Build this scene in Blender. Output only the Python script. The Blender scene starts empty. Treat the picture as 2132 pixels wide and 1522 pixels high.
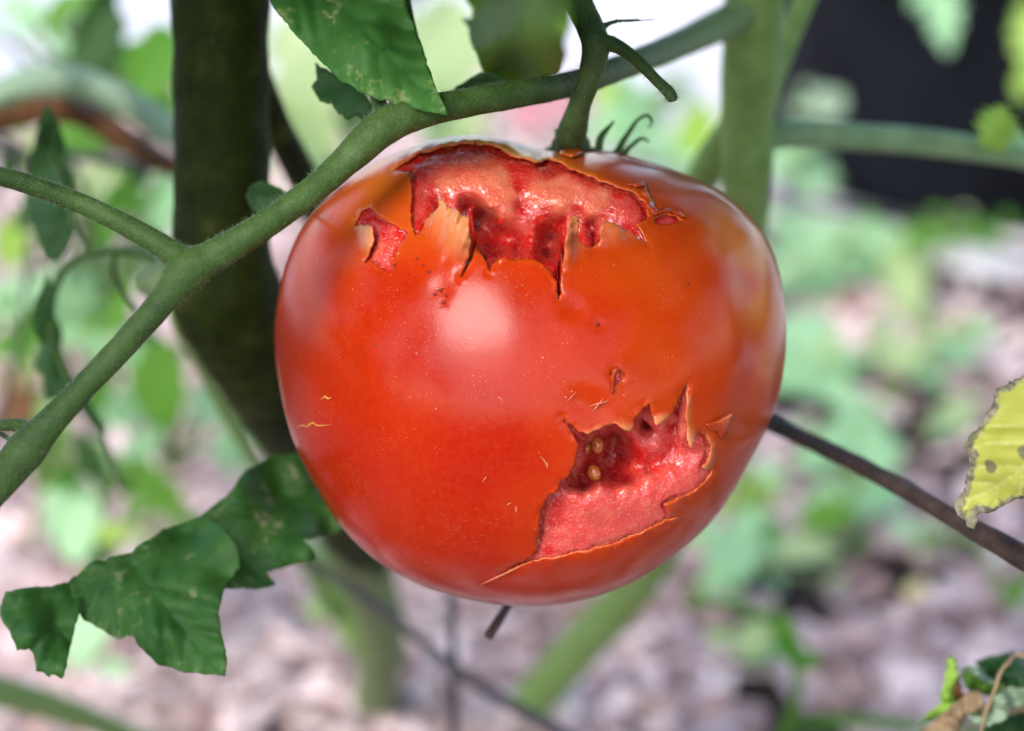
import bpy, math, random
import numpy as np
from mathutils import Vector, noise as mnoise
from mathutils.geometry import delaunay_2d_cdt

random.seed(7); rng = np.random.default_rng(7)
S = bpy.context.scene
COL = S.collection

# ------------------------------------------------------------------ camera
W, H = 2132.0, 1522.0
LENS, SENS = 85.0, 36.0
K = W * LENS / SENS
PITCH = math.radians(22.0)
CAM = np.array([0.0, 0.0, 0.45])
FW = np.array([0.0, math.cos(PITCH), -math.sin(PITCH)])
RT = np.array([1.0, 0.0, 0.0])
UP = np.array([0.0, math.sin(PITCH), math.cos(PITCH)])
cd = bpy.data.cameras.new('camera'); cam = bpy.data.objects.new('camera', cd); COL.objects.link(cam)
cam.location = CAM; cam.rotation_euler = (math.radians(90) - PITCH, 0, 0)
cd.lens = LENS; cd.sensor_width = SENS; cd.clip_start = 0.02; cd.clip_end = 200
cd.dof.use_dof = True; cd.dof.focus_distance = 0.397; cd.dof.aperture_fstop = 10.5
cd.dof.aperture_blades = 0
S.camera = cam
S.render.resolution_x = 1024; S.render.resolution_y = 731

# ------------------------------------------------------------------ light
SUN_EL, SUN_AZ = 42.0, 29.0        # behind the camera, to its left
wd = bpy.data.worlds.new('World'); S.world = wd; wd.use_nodes = True
nt = wd.node_tree; nt.nodes.clear()
sky = nt.nodes.new('ShaderNodeTexSky'); sky.sky_type = 'NISHITA'; sky.sun_disc = False
sky.sun_elevation = math.radians(SUN_EL); sky.sun_rotation = math.radians(180 + SUN_AZ)
sky.air_density = 1.0; sky.dust_density = 1.2; sky.ozone_density = 0.6
bg = nt.nodes.new('ShaderNodeBackground'); bg.inputs['Strength'].default_value = 0.15
wo = nt.nodes.new('ShaderNodeOutputWorld')
nt.links.new(sky.outputs[0], bg.inputs[0]); nt.links.new(bg.outputs[0], wo.inputs[0])
sl = bpy.data.lights.new('sun', 'SUN'); sl.energy = 1.3; sl.angle = math.radians(29); sl.color = (1.0, 0.95, 0.92)
so = bpy.data.objects.new('sun', sl); COL.objects.link(so); so.location = (-1, -2, 2)
_e, _a = math.radians(SUN_EL), math.radians(SUN_AZ)
sdir = Vector((-math.sin(_a) * math.cos(_e), -math.cos(_a) * math.cos(_e), math.sin(_e)))   # towards the sun
so.rotation_euler = sdir.to_track_quat('Z', 'Y').to_euler()
vs = S.view_settings; vs.view_transform = 'Standard'; vs.look = 'None'; vs.gamma = 1.0; vs.exposure = 1.6
vs.use_curve_mapping = False

# ------------------------------------------------------------------ helpers
def P(px, py, d):
    px, py, d = np.asarray(px, float), np.asarray(py, float), np.asarray(d, float)
    x = (px - W/2)/K; y = -(py - H/2)/K
    return CAM + d[..., None]*(FW + x[..., None]*RT + y[..., None]*UP)
def PX(w):
    v = w - CAM; d = v @ FW
    return W/2 + K*(v @ RT)/d, H/2 - K*(v @ UP)/d, d
def gdepth(py, z=0.0):
    y = -(py - H/2)/K
    return (CAM[2]-z)/(math.sin(PITCH) - y*math.cos(PITCH))
def G(px, py, z=0.0):
    return P(px, py, gdepth(py, z))

ORG = {}
def thing(name, label, cat, loc, group=None):
    o = bpy.data.objects.new(name, None); COL.objects.link(o); o.location = loc; o.empty_display_size = .01
    o['label'] = label; o['category'] = cat
    if group: o['group'] = group
    ORG[o] = np.array(loc, float); return o
def mesh_obj(name, V, F, mat, parent=None, loc=None, attrs=None, smooth=True, kind=None, label=None, cat=None, group=None, mats=None, fmat=None):
    V = np.asarray(V, float)
    org = ORG[parent] if parent is not None else (np.array(loc, float) if loc is not None else np.zeros(3))
    me = bpy.data.meshes.new(name)
    F = F.tolist() if isinstance(F, np.ndarray) else F
    me.from_pydata((V - org).tolist(), [], F)
    for m in (mats or [mat]): me.materials.append(m)
    if fmat is not None: me.polygons.foreach_set('material_index', np.asarray(fmat, dtype=np.int32))
    if smooth: me.polygons.foreach_set('use_smooth', [True]*len(me.polygons))
    for k, a in (attrs or {}).items():
        a = np.asarray(a, float)
        if a.ndim == 1:
            at = me.attributes.new(k, 'FLOAT', 'POINT'); at.data.foreach_set('value', a.astype(np.float32))
        else:
            if a.shape[1] == 3: a = np.c_[a, np.ones(len(a))]
            at = me.attributes.new(k, 'FLOAT_COLOR', 'POINT'); at.data.foreach_set('color', a.astype(np.float32).ravel())
    me.update()
    o = bpy.data.objects.new(name, me); COL.objects.link(o)
    if parent is not None: o.parent = parent
    else: o.location = org
    ORG[o] = org
    if kind: o['kind'] = kind
    if label: o['label'] = label
    if cat: o['category'] = cat
    if group: o['group'] = group
    return o
def solidify(o, t, offset=-1, rim=0):
    m = o.modifiers.new('solidify', 'SOLIDIFY'); m.thickness = t; m.offset = offset; m.material_offset_rim = rim; m.use_even_offset = False
def nz(p, s): return mnoise.noise(Vector((p[0]*s, p[1]*s, p[2]*s)))
def inpoly(x, y, poly):
    x = np.asarray(x, float); y = np.asarray(y, float); r = np.zeros(x.shape, bool); n = len(poly)
    for i in range(n):
        x1, y1 = poly[i][:2]; x2, y2 = poly[(i+1) % n][:2]
        if y1 == y2: continue
        c = ((y1 > y) != (y2 > y)) & (x < (x2-x1)*(y-y1)/(y2-y1) + x1); r ^= c
    return r
def segdist(x, y, segs):
    x = np.asarray(x, float); y = np.asarray(y, float); best = np.full(x.shape, 1e9)
    for (ax, ay), (bx, by) in segs:
        dx, dy = bx-ax, by-ay; L = dx*dx+dy*dy+1e-9
        t = np.clip(((x-ax)*dx+(y-ay)*dy)/L, 0, 1)
        best = np.minimum(best, np.hypot(x-ax-t*dx, y-ay-t*dy))
    return best
def polysegs(p, closed=True):
    n = len(p); return [((p[i][0], p[i][1]), (p[(i+1) % n][0], p[(i+1) % n][1])) for i in range(n if closed else n-1)]
def idw(x, y, ctrl, power=3.0):
    c = np.asarray(ctrl, float); num = 0; den = 0
    for row in c:
        w = 1.0/((x-row[0])**2 + (y-row[1])**2 + 4.0)**(power/2)
        num = num + w[..., None]*row[2:]; den = den + w
    r = num/den[..., None]
    return r[..., 0] if r.shape[-1] == 1 else r
def refine(poly, step, jit=0.0):
    out = []; n = len(poly)
    for i in range(n):
        a = np.array(poly[i], float); b = np.array(poly[(i+1) % n], float)
        L = np.hypot(*(b-a)[:2]); m = max(1, int(round(L/step)))
        for j in range(m):
            p = a + (b-a)*j/m
            if j and jit:
                p = p.copy(); p[:2] += rng.normal(0, jit, 2)
            out.append(p)
    return np.array(out)
def catmull(pts, n):
    pts = np.asarray(pts, float); m = len(pts)
    ext = np.vstack([2*pts[0]-pts[1], pts, 2*pts[-1]-pts[-2]]); out = []
    for i in range(m-1):
        p0, p1, p2, p3 = ext[i:i+4]
        for t in np.linspace(0, 1, n, endpoint=False):
            out.append(.5*((2*p1)+(-p0+p2)*t+(2*p0-5*p1+4*p2-p3)*t*t+(-p0+3*p1-3*p2+p3)*t**3))
    out.append(pts[-1]); return np.array(out)
def tube_w(C, R, seg=16, bump=0.0, bs=300, flat=None):
    """tube of radius R around world polyline C"""
    C = np.asarray(C, float); R = np.asarray(R, float); n = len(C)
    T = np.gradient(C, axis=0); T /= np.linalg.norm(T, axis=1)[:, None] + 1e-12
    a = np.array([0, 0, 1.0]) if abs(T[0][2]) < .9 else np.array([1.0, 0, 0])
    N = np.cross(T[0], a); N /= np.linalg.norm(N); V = []
    for i in range(n):
        N = N - T[i]*(N @ T[i]); N /= np.linalg.norm(N); B = np.cross(T[i], N)
        for k in range(seg):
            an = 2*math.pi*k/seg; d = N*math.cos(an) + B*math.sin(an); p = C[i] + d*R[i]
            if bump: p = p + d*R[i]*bump*(nz(p, bs) + .6*nz(p*np.array([1, 1, .5]), bs*2.7))
            V.append(p)
    F = []
    for i in range(n-1):
        for k in range(seg):
            k2 = (k+1) % seg; F.append((i*seg+k, i*seg+k2, (i+1)*seg+k2, (i+1)*seg+k))
    V.append(C[0]); V.append(C[-1])
    for k in range(seg):
        k2 = (k+1) % seg; F.append((n*seg, k2, k)); F.append((n*seg+1, (n-1)*seg+k, (n-1)*seg+k2))
    return np.array(V), F
def tube_px(pts, n=10, seg=16, bump=0.0, bs=300):
    """pts: (px, py, depth, width in px)"""
    c = catmull(pts, n); C = P(c[:, 0], c[:, 1], c[:, 2]); R = np.maximum(c[:, 3], .5)/2*c[:, 2]/K
    V, F = tube_w(C, R, seg, bump, bs); return V, F, C, R
def merge(items):
    V = []; F = []; o = 0
    for v, f in items:
        V.append(np.asarray(v)); F += [tuple(i+o for i in q) for q in f]; o += len(v)
    return np.vstack(V), F
def ellipsoid(c, axes, seg=12, rings=8, jitter=0.0, js=500):
    """axes: 3 world vectors"""
    V = []; F = []; A = np.asarray(axes, float); c = np.asarray(c, float)
    for i in range(rings+1):
        ph = math.pi*i/rings
        for k in range(seg):
            th = 2*math.pi*k/seg
            d = np.array([math.sin(ph)*math.cos(th), math.sin(ph)*math.sin(th), math.cos(ph)]); p = d @ A
            if jitter: p = p*(1 + jitter*nz(c + p, js))
            V.append(c + p)
    for i in range(rings):
        for k in range(seg):
            k2 = (k+1) % seg; F.append((i*seg+k, (i+1)*seg+k, (i+1)*seg+k2, i*seg+k2))
    return np.array(V), F
def hairs(C, R, count, lmin, lmax, rad):
    V = []; F = []
    n = len(C)
    for _ in range(count):
        u = random.uniform(0, n-1.001); i = int(u); t = u-i
        p = C[i]*(1-t)+C[i+1]*t; r = R[i]*(1-t)+R[i+1]*t
        T = C[i+1]-C[i]; T = T/np.linalg.norm(T)
        d = rng.normal(size=3); d -= T*(d @ T); d /= np.linalg.norm(d)
        L = random.uniform(lmin, lmax); e = d + rng.normal(0, .35, 3); e /= np.linalg.norm(e)
        s = np.cross(e, T); s /= np.linalg.norm(s)+1e-9; q = np.cross(e, s)
        b = p + d*r*.96; o = len(V)
        for a in (0, 2.094, 4.189): V.append(b + (s*math.cos(a)+q*math.sin(a))*rad)
        V.append(b + e*L); F += [(o, o+1, o+3), (o+1, o+2, o+3), (o+2, o, o+3)]
    return np.array(V), F

# ------------------------------------------------------------------ materials
class N:
    def __init__(s, name):
        s.m = bpy.data.materials.new(name); s.m.use_nodes = True; s.t = s.m.node_tree; s.t.nodes.clear()
        s.out = s.t.nodes.new('ShaderNodeOutputMaterial')
        s.co = None
    def n(s, typ, **kw):
        o = s.t.nodes.new(typ)
        for k, v in kw.items(): setattr(o, k, v)
        return o
    def l(s, a, b): s.t.links.new(a, b)
    def geo(s):
        if s.co is None: s.co = s.n('ShaderNodeTexCoord').outputs['Object']
        return s.co
    def noise(s, scale, detail=4, rough=.55, vec=None):
        o = s.n('ShaderNodeTexNoise'); o.inputs['Scale'].default_value = scale; o.inputs['Detail'].default_value = detail
        o.inputs['Roughness'].default_value = rough; s.l(vec or s.geo(), o.inputs['Vector']); return o.outputs['Fac']
    def voro(s, scale, feature='F1', out='Distance', rnd=1.0):
        o = s.n('ShaderNodeTexVoronoi'); o.feature = feature; o.inputs['Scale'].default_value = scale
        o.inputs['Randomness'].default_value = rnd; s.l(s.geo(), o.inputs['Vector']); return o.outputs[out]
    def ramp(s, fac, stops, interp='LINEAR'):
        o = s.n('ShaderNodeValToRGB'); o.color_ramp.interpolation = interp; e = o.color_ramp.elements
        while len(e) < len(stops): e.new(.5)
        for i, (p, c) in enumerate(stops):
            e[i].position = p; e[i].color = (*c, 1) if not isinstance(c, (int, float)) else (c, c, c, 1)
        s.l(fac, o.inputs[0]); return o.outputs[0]
    def mix(s, fac, a, b, blend='MIX'):
        o = s.n('ShaderNodeMix', data_type='RGBA', blend_type=blend)
        for i, v in ((0, fac), (6, a), (7, b)):
            if isinstance(v, bpy.types.NodeSocket): s.l(v, o.inputs[i])
            elif i == 0: o.inputs[0].default_value = v
            else: o.inputs[i].default_value = (*v, 1)
        return o.outputs[2]
    def math(s, op, a, b=0.0, c=None):
        o = s.n('ShaderNodeMath', operation=op)
        for i, v in enumerate((a, b, c)):
            if v is None: continue
            if isinstance(v, bpy.types.NodeSocket): s.l(v, o.inputs[i])
            else: o.inputs[i].default_value = v
        return o.outputs[0]
    def attr(s, name, out='Fac'):
        o = s.n('ShaderNodeAttribute'); o.attribute_name = name; return o.outputs[out]
    def bump(s, h, strength, dist, prev=None):
        o = s.n('ShaderNodeBump'); o.inputs['Strength'].default_value = strength; o.inputs['Distance'].default_value = dist
        s.l(h, o.inputs['Height'])
        if prev is not None: s.l(prev, o.inputs['Normal'])
        return o.outputs[0]
    def bsdf(s, col, rough=.5, spec=.5, normal=None, sss=0, ssr=(1, .3, .15), sscale=.002, coat=0, crough=.1, sheen=0, connect=True):
        b = s.n('ShaderNodeBsdfPrincipled')
        for nm, v in (('Base Color', col), ('Roughness', rough), ('Specular IOR Level', spec)):
            if isinstance(v, bpy.types.NodeSocket): s.l(v, b.inputs[nm])
            else: b.inputs[nm].default_value = (*v, 1) if nm == 'Base Color' else v
        if normal is not None: s.l(normal, b.inputs['Normal'])
        b.inputs['Subsurface Weight'].default_value = sss; b.inputs['Subsurface Radius'].default_value = ssr; b.inputs['Subsurface Scale'].default_value = sscale
        b.inputs['Coat Weight'].default_value = coat; b.inputs['Coat Roughness'].default_value = crough
        b.inputs['Sheen Weight'].default_value = sheen; b.inputs['Sheen Roughness'].default_value = .4
        if connect: s.l(b.outputs[0], s.out.inputs[0])
        return b.outputs[0]
    def translucent(s, surf, col, fac):
        t = s.n('ShaderNodeBsdfTranslucent')
        if isinstance(col, bpy.types.NodeSocket): s.l(col, t.inputs[0])
        else: t.inputs[0].default_value = (*col, 1)
        m = s.n('ShaderNodeMixShader'); m.inputs[0].default_value = fac
        s.l(surf, m.inputs[1]); s.l(t.outputs[0], m.inputs[2]); s.l(m.outputs[0], s.out.inputs[0])

def m_skin():
    n = N('tomato_skin')
    ripe = n.attr('ripe'); r2 = n.math('ADD', ripe, n.math('MULTIPLY_ADD', n.noise(55, 5, .6), .34, -.17))
    base = n.ramp(r2, [(0, (.29, .0070, .0004)), (.25, (.36, .020, .001)), (.5, (.44, .060, .004)), (.75, (.52, .145, .012)), (1, (.54, .26, .05))])
    mott = n.ramp(n.noise(900, 3, .6), [(.35, 0), (.72, 1)]); base = n.mix(n.math('MULTIPLY', mott, .13), base, (.36, .07, .015))
    base = n.mix(n.attr('inner'), base, (.52, .22, .085))
    d = n.voro(1500); dots = n.ramp(d, [(.06, 1), (.16, 0)]); gate = n.ramp(n.noise(120, 2), [(.48, 0), (.66, 1)])
    base = n.mix(n.math('MULTIPLY', n.math('MULTIPLY', dots, gate), .5), base, (.75, .38, .2))
    sc = n.n('ShaderNodeMapping'); sc.inputs['Scale'].default_value = (1.0, 1.0, .22); sc.inputs['Rotation'].default_value = (.3, .5, .7); n.l(n.geo(), sc.inputs[0])
    st = n.n('ShaderNodeTexVoronoi'); st.inputs['Scale'].default_value = 330; n.l(sc.outputs[0], st.inputs['Vector'])
    stf = n.ramp(st.outputs['Distance'], [(.03, 1), (.07, 0)]); g4 = n.ramp(n.noise(42, 3), [(.5, 0), (.6, 1)]); base = n.mix(n.math('MULTIPLY', n.math('MULTIPLY', stf, g4), .5), base, (.62, .28, .17))
    bl = n.ramp(n.noise(24, 4, .6), [(.46, 0), (.68, 1)]); base = n.mix(n.math('MULTIPLY', bl, .22), base, (.36, .055, .006))
    d2 = n.voro(180); dk = n.ramp(d2, [(.022, 1), (.04, 0)]); base = n.mix(n.math('MULTIPLY', dk, .7), base, (.14, .02, .012))
    rough = n.math('ADD', n.math('MULTIPLY_ADD', n.noise(260, 4), .10, .15), n.math('MULTIPLY', n.ramp(n.noise(1700, 4, .7), [(.5, 0), (.75, 1)]), .08))
    b1 = n.bump(n.noise(2600, 3), .16, .0001); b2 = n.bump(n.noise(170, 3), .10, .0006, b1)
    fl = n.ramp(n.voro(420), [(.035, 1), (.075, 0)]); g3 = n.ramp(n.noise(75, 3), [(.5, 0), (.62, 1)]); base = n.mix(n.math('MULTIPLY', n.math('MULTIPLY', fl, g3), .55), base, (.72, .33, .2))
    n.bsdf(base, rough, .20, b2, sss=.18, ssr=(1, .2, .06), sscale=.0016)
    return n.m
def m_flap():
    n = N('torn_skin'); r2 = n.math('ADD', n.attr('ripe'), n.math('MULTIPLY_ADD', n.noise(160, 5, .6), .3, -.15))
    c = n.ramp(r2, [(0, (.29, .0070, .0004)), (.25, (.36, .020, .001)), (.5, (.44, .060, .004)), (.75, (.52, .145, .012)), (1, (.54, .26, .05))])
    c = n.mix(n.attr('inner'), c, (.66, .26, .10))
    s = n.bsdf(c, .22, .5, n.bump(n.noise(900, 3), .3, .0002), sss=.2, ssr=(1, .3, .12), sscale=.0012, connect=False)
    n.translucent(s, (.75, .16, .04), .2); return n.m
def m_edge():
    n = N('torn_skin_edge'); c = n.ramp(n.noise(900, 3), [(.3, (.42, .040, .008)), (.75, (.54, .16, .05))])
    n.bsdf(c, .4, .4, sss=.2, sscale=.001); return n.m
def m_flesh():
    n = N('tomato_flesh'); c = n.attr('tint', 'Color')
    f = n.noise(330, 5, .6); c = n.mix(n.ramp(f, [(.5, 0), (.78, .35)]), c, (.74, .27, .15))
    f3 = n.noise(190, 4); c = n.mix(n.ramp(f3, [(.3, .35), (.52, 0)]), c, (.50, .010, .010))
    grain = n.ramp(n.voro(1700), [(.0, 1), (.5, 0)]); c = n.mix(n.math('MULTIPLY', grain, .2), c, (.80, .36, .24))
    b1 = n.bump(n.noise(700, 3, .5), .30, .0004); b2 = n.bump(grain, .5, .00025, b1)
    rough = n.ramp(n.noise(500, 3), [(.35, .10), (.7, .32)])
    n.bsdf(c, rough, .45, b2, sss=.65, ssr=(1, .18, .13), sscale=.003, coat=.2, crough=.05); return n.m
def m_seed():
    n = N('tomato_seed'); n.bsdf(n.ramp(n.noise(900, 3), [(.3, (.40, .07, .012)), (.7, (.48, .17, .03))]), .18, .5, sss=.3, sscale=.001, coat=.6, crough=.05); return n.m
def m_spot(name, c): n = N(name); n.bsdf(c, .5, .3); return n.m
def m_stem(name, c1, c2, c3, scale=160, hair=(.35, .42, .28), spec=.3, lit_end=None):
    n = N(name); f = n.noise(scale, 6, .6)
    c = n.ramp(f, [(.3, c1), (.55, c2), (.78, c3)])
    if lit_end:
        sx = n.n('ShaderNodeSeparateXYZ'); n.l(n.geo(), sx.inputs[0]); c = n.mix(n.ramp(n.math('MULTIPLY_ADD', sx.outputs[0], 40.0, lit_end[0]), [(.0, 0), (1, 1)]), c, lit_end[1])
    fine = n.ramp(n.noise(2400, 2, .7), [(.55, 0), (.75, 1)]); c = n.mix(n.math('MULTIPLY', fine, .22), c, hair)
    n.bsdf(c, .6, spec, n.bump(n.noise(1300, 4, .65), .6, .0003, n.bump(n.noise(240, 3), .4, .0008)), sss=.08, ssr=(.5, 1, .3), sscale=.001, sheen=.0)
    return n.m
def m_hair(): n = N('stem_hair'); n.bsdf((.22, .28, .15), .5, .2); return n.m
def m_leaf(name, c1, c2, vein, spot=None, trans=.25, tcol=(.12, .35, .04), grey=False):
    n = N(name); f = n.noise(130, 5, .6); c = n.ramp(f, [(.3, c1), (.7, c2)])
    v = n.ramp(n.attr('vein'), [(0, 1), (1, 0)]); c = n.mix(n.math('MULTIPLY', v, .62), c, vein)
    if spot:
        g = n.ramp(n.noise(130, 4, .65), [(.56, 0), (.64, 1)]); g2 = n.ramp(n.noise(700, 3), [(.42, 0), (.58, 1)])
        c = n.mix(n.math('MULTIPLY', n.math('MULTIPLY', g, g2), .75), c, spot)
        dk = n.ramp(n.voro(75), [(.07, 1), (.11, 0)]); c = n.mix(n.math('MULTIPLY', dk, .85), c, (.035, .03, .02))
    if grey:
        e = n.math('ADD', n.attr('edge'), n.math('MULTIPLY_ADD', n.noise(420, 4), -1.3, .5))
        c = n.mix(n.ramp(e, [(.10, 1), (.30, 0)]), c, n.ramp(n.noise(1100, 3), [(.35, (.08, .075, .06)), (.65, (.26, .24, .16))]))
        d = n.math('ADD', n.voro(170, rnd=1), n.math('MULTIPLY_ADD', n.noise(600, 2), .14, -.07))
        gs = n.ramp(d, [(.17, 1), (.24, 0)]); c = n.mix(n.math('MULTIPLY', gs, .9), c, (.12, .115, .07))
    b = n.bump(n.noise(900, 3), .35, .0003)
    s = n.bsdf(c, .58, .25, b, connect=False); n.translucent(s, tcol, trans); return n.m
def m_bgleaf(name, c1, c2, tcol, trans=.35):
    n = N(name); oi = n.n('ShaderNodeObjectInfo').outputs['Random']
    c = n.mix(oi, c1, c2); c = n.mix(n.math('MULTIPLY', n.noise(60, 4), .35), c, (c2[0]*.5, c2[1]*.6, c2[2]*.5))
    s = n.bsdf(c, .6, .18, n.bump(n.noise(250, 3), .3, .0006), connect=False); n.translucent(s, tcol, trans); return n.m
def m_bark(name, a, b):
    n = N(name); f = n.noise(260, 6, .65); c = n.ramp(f, [(.35, a), (.7, b)])
    n.bsdf(c, .6, .35, n.bump(n.noise(700, 5, .65), .8, .0005)); return n.m
def m_soil():
    n = N('soil'); c = n.ramp(n.noise(45, 7, .65), [(.3, (.022, .014, .012)), (.6, (.060, .040, .034)), (.8, (.13, .09, .08))])
    n.bsdf(c, .9, .2, n.bump(n.noise(220, 6, .7), .9, .006)); return n.m
def m_chip():
    n = N('wood_chip'); c = n.attr('tint', 'Color'); c = n.mix(n.ramp(n.noise(260, 5), [(.4, 0), (.7, .4)]), c, (.10, .075, .07))
    n.bsdf(c, .8, .3, n.bump(n.noise(500, 4), .6, .001)); return n.m
def m_pot():
    n = N('black_plastic'); c = n.ramp(n.noise(14, 4), [(.35, (.004, .0045, .007)), (.7, (.012, .014, .02))])
    n.bsdf(c, .6, .12, n.bump(n.noise(60, 3), .15, .002)); return n.m
def m_conc():
    n = N('pale_concrete'); c = n.ramp(n.noise(9, 8, .6), [(.3, (.52, .49, .49)), (.7, (.70, .67, .67))])
    n.bsdf(c, .85, .25, n.bump(n.noise(160, 5), .5, .003)); return n.m
def m_edging():
    n = N('weathered_edging'); c = n.ramp(n.noise(30, 6, .6), [(.3, (.44, .41, .40)), (.7, (.60, .57, .55))])
    n.bsdf(c, .85, .25, n.bump(n.noise(120, 5), .5, .003)); return n.m

LIT_END_OFF = -40.0*(.014 - G(1060, 1530)[0])        # the branch's lighter, backlit right end is painted into its colour
M = dict(skin=m_skin(), flap=m_flap(), edge=m_edge(), flesh=m_flesh(), seed=m_seed(), hair=m_hair(),
    stemA=m_stem('green_branch', (.018, .046, .005), (.041, .085, .013), (.078, .128, .036), hair=(.14, .19, .10), lit_end=(LIT_END_OFF, (.15, .24, .10))),
    stemR=m_stem('olive_stem', (.12, .22, .045), (.18, .29, .075), (.25, .34, .14)),
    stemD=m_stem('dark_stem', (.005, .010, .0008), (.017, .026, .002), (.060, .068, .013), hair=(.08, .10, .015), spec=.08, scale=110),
    stemO=m_stem('lower_stem', (.09, .13, .045), (.15, .20, .08), (.21, .25, .12)),
    stemL=m_stem('pale_stem', (.14, .24, .11), (.20, .32, .16), (.28, .38, .22)),
    sepal=m_stem('sepal', (.04, .11, .02), (.07, .16, .035), (.12, .20, .06)),
    stalk=m_stem('fruit_stalk', (.03, .065, .014), (.055, .10, .026), (.10, .15, .05)),
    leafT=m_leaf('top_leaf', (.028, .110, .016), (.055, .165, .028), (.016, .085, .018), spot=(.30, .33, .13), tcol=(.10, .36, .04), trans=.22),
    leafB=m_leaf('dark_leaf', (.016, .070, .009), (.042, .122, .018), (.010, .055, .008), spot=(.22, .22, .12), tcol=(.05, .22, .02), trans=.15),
    leafS=m_leaf('deep_green_leaf', (.012, .05, .010), (.028, .085, .018), (.01, .05, .012), tcol=(.06, .2, .02), trans=.15),  # deep green as the leaf's own colour
    leafBr=m_leaf('browning_leaf', (.09, .19, .02), (.18, .29, .04), (.08, .17, .04), spot=(.22, .09, .04), tcol=(.22, .42, .04), trans=.5),
    leafY=m_leaf('yellow_leaf', (.32, .34, .05), (.41, .43, .09), (.50, .54, .22), tcol=(.6, .6, .08), trans=.25, grey=True),
    mint=m_bgleaf('pale_mint_leaf', (.28, .50, .25), (.38, .58, .34), (.4, .75, .35)),
    lime=m_bgleaf('lime_leaf', (.26, .42, .06), (.36, .50, .12), (.5, .8, .1)),
    pale=m_bgleaf('pale_yellow_green_leaf', (.34, .44, .20), (.44, .52, .28), (.6, .75, .3)),
    mid=m_bgleaf('mid_green_leaf', (.05, .16, .018), (.12, .25, .035), (.18, .5, .03)),
    dark=m_bgleaf('dark_green_leaf', (.012, .04, .010), (.03, .075, .018), (.05, .18, .02), .2),
    strip=m_bgleaf('grey_green_leaf', (.20, .29, .19), (.28, .36, .24), (.3, .45, .2), .2),
    brown=m_bgleaf('withered_leaf', (.085, .034, .012), (.14, .058, .022), (.16, .06, .02), .1),
    tan=m_bgleaf('dry_leaf', (.24, .16, .09), (.33, .23, .14), (.3, .2, .1), .2),
    pink=m_bgleaf('pink_petal', (.60, .17, .24), (.70, .26, .34), (.8, .3, .4), .3),
    purple=m_bgleaf('purple_petal', (.16, .06, .24), (.24, .10, .33), (.3, .1, .4), .3),
    cane=m_bark('dark_cane', (.016, .009, .007), (.060, .036, .028)), wire=m_bark('weathered_wire', (.018, .015, .017), (.05, .042, .045)),
    soil=m_soil(), chip=m_chip(), pot=m_pot(), conc=m_conc(), edging=m_edging(),
    scar=m_spot('yellow_scar', (.55, .24, .04)), pit=m_spot('dark_pit', (.16, .016, .008)), pale_scar=m_spot('pale_scratch', (.46, .13, .06)),
    pebW=m_spot('white_pebble', (.62, .60, .62)), pebY=m_spot('yellow_pebble', (.55, .46, .22)), pebP=m_spot('pinkish_pebble', (.45, .33, .31)))

# ================================================================== SETTING
def quad_sheet(name, x0, x1, y0, y1, z, mat, n=2):
    V = [(x, y, z) for y in np.linspace(y0, y1, n) for x in np.linspace(x0, x1, n)]
    F = [(j*n+i, j*n+i+1, (j+1)*n+i+1, (j+1)*n+i) for j in range(n-1) for i in range(n-1)]
    return mesh_obj(name, V, F, mat, kind='structure', smooth=False)
quad_sheet('ground', -60, 60, -60, 60, 0.0, M['soil'], 3)

# edging and the pale paved area behind it
eR = G(2132, 600); eL = G(1690, 492); ed = (eR-eL)/np.linalg.norm(eR-eL)
nrm = np.array([-ed[1], ed[0], 0.0]); nrm *= np.sign(nrm[1])
A0 = eL - ed*.30; A1 = eR + ed*1.2
def bar(name, a, b, w, h, z0, mat, **kw):
    V = []; n = 24
    for i in range(n):
        p = a + (b-a)*i/(n-1)
        j = rng.normal(0, .0012, 2)
        for (o, z) in ((0, z0), (0.002, z0+h*.93), (.006, z0+h), (w-.006, z0+h), (w-.002, z0+h*.93), (w, z0)):
            V.append(p + nrm*(o+j[0]) + np.array([0, 0, z+(j[1] if z > z0 else 0)]))
    F = []
    for i in range(n-1):
        for k in range(5): F.append((i*6+k, (i+1)*6+k, (i+1)*6+k+1, i*6+k+1))
    F += [tuple(range(6)), tuple(range((n-1)*6+5, (n-1)*6-1, -1))]
    return mesh_obj(name, V, F, mat, loc=(a+b)/2, smooth=False, **kw)
bar('garden_edging', A0, A1, .034, .011, -.004, M['edging'], label='weathered pale timber edging along the foot of the black pot', cat='edging')
B0 = A0 + nrm*.06 - ed*0; pv = [B0, A1 + nrm*.06, A1 + nrm*.06 + np.array([30, 40, 0]), np.array([-40, 50, 0]), np.array([-40, G(0, 190)[1], 0]), G(700, 190)]
pv = [np.array([p[0], p[1], .006]) for p in pv]
pav = mesh_obj('paving', pv + [p - np.array([0, 0, .03]) for p in pv], [tuple(range(6))] + [(i, i+6, (i+1) % 6+6, (i+1) % 6) for i in range(6)], M['conc'], kind='structure', smooth=False)

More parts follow.
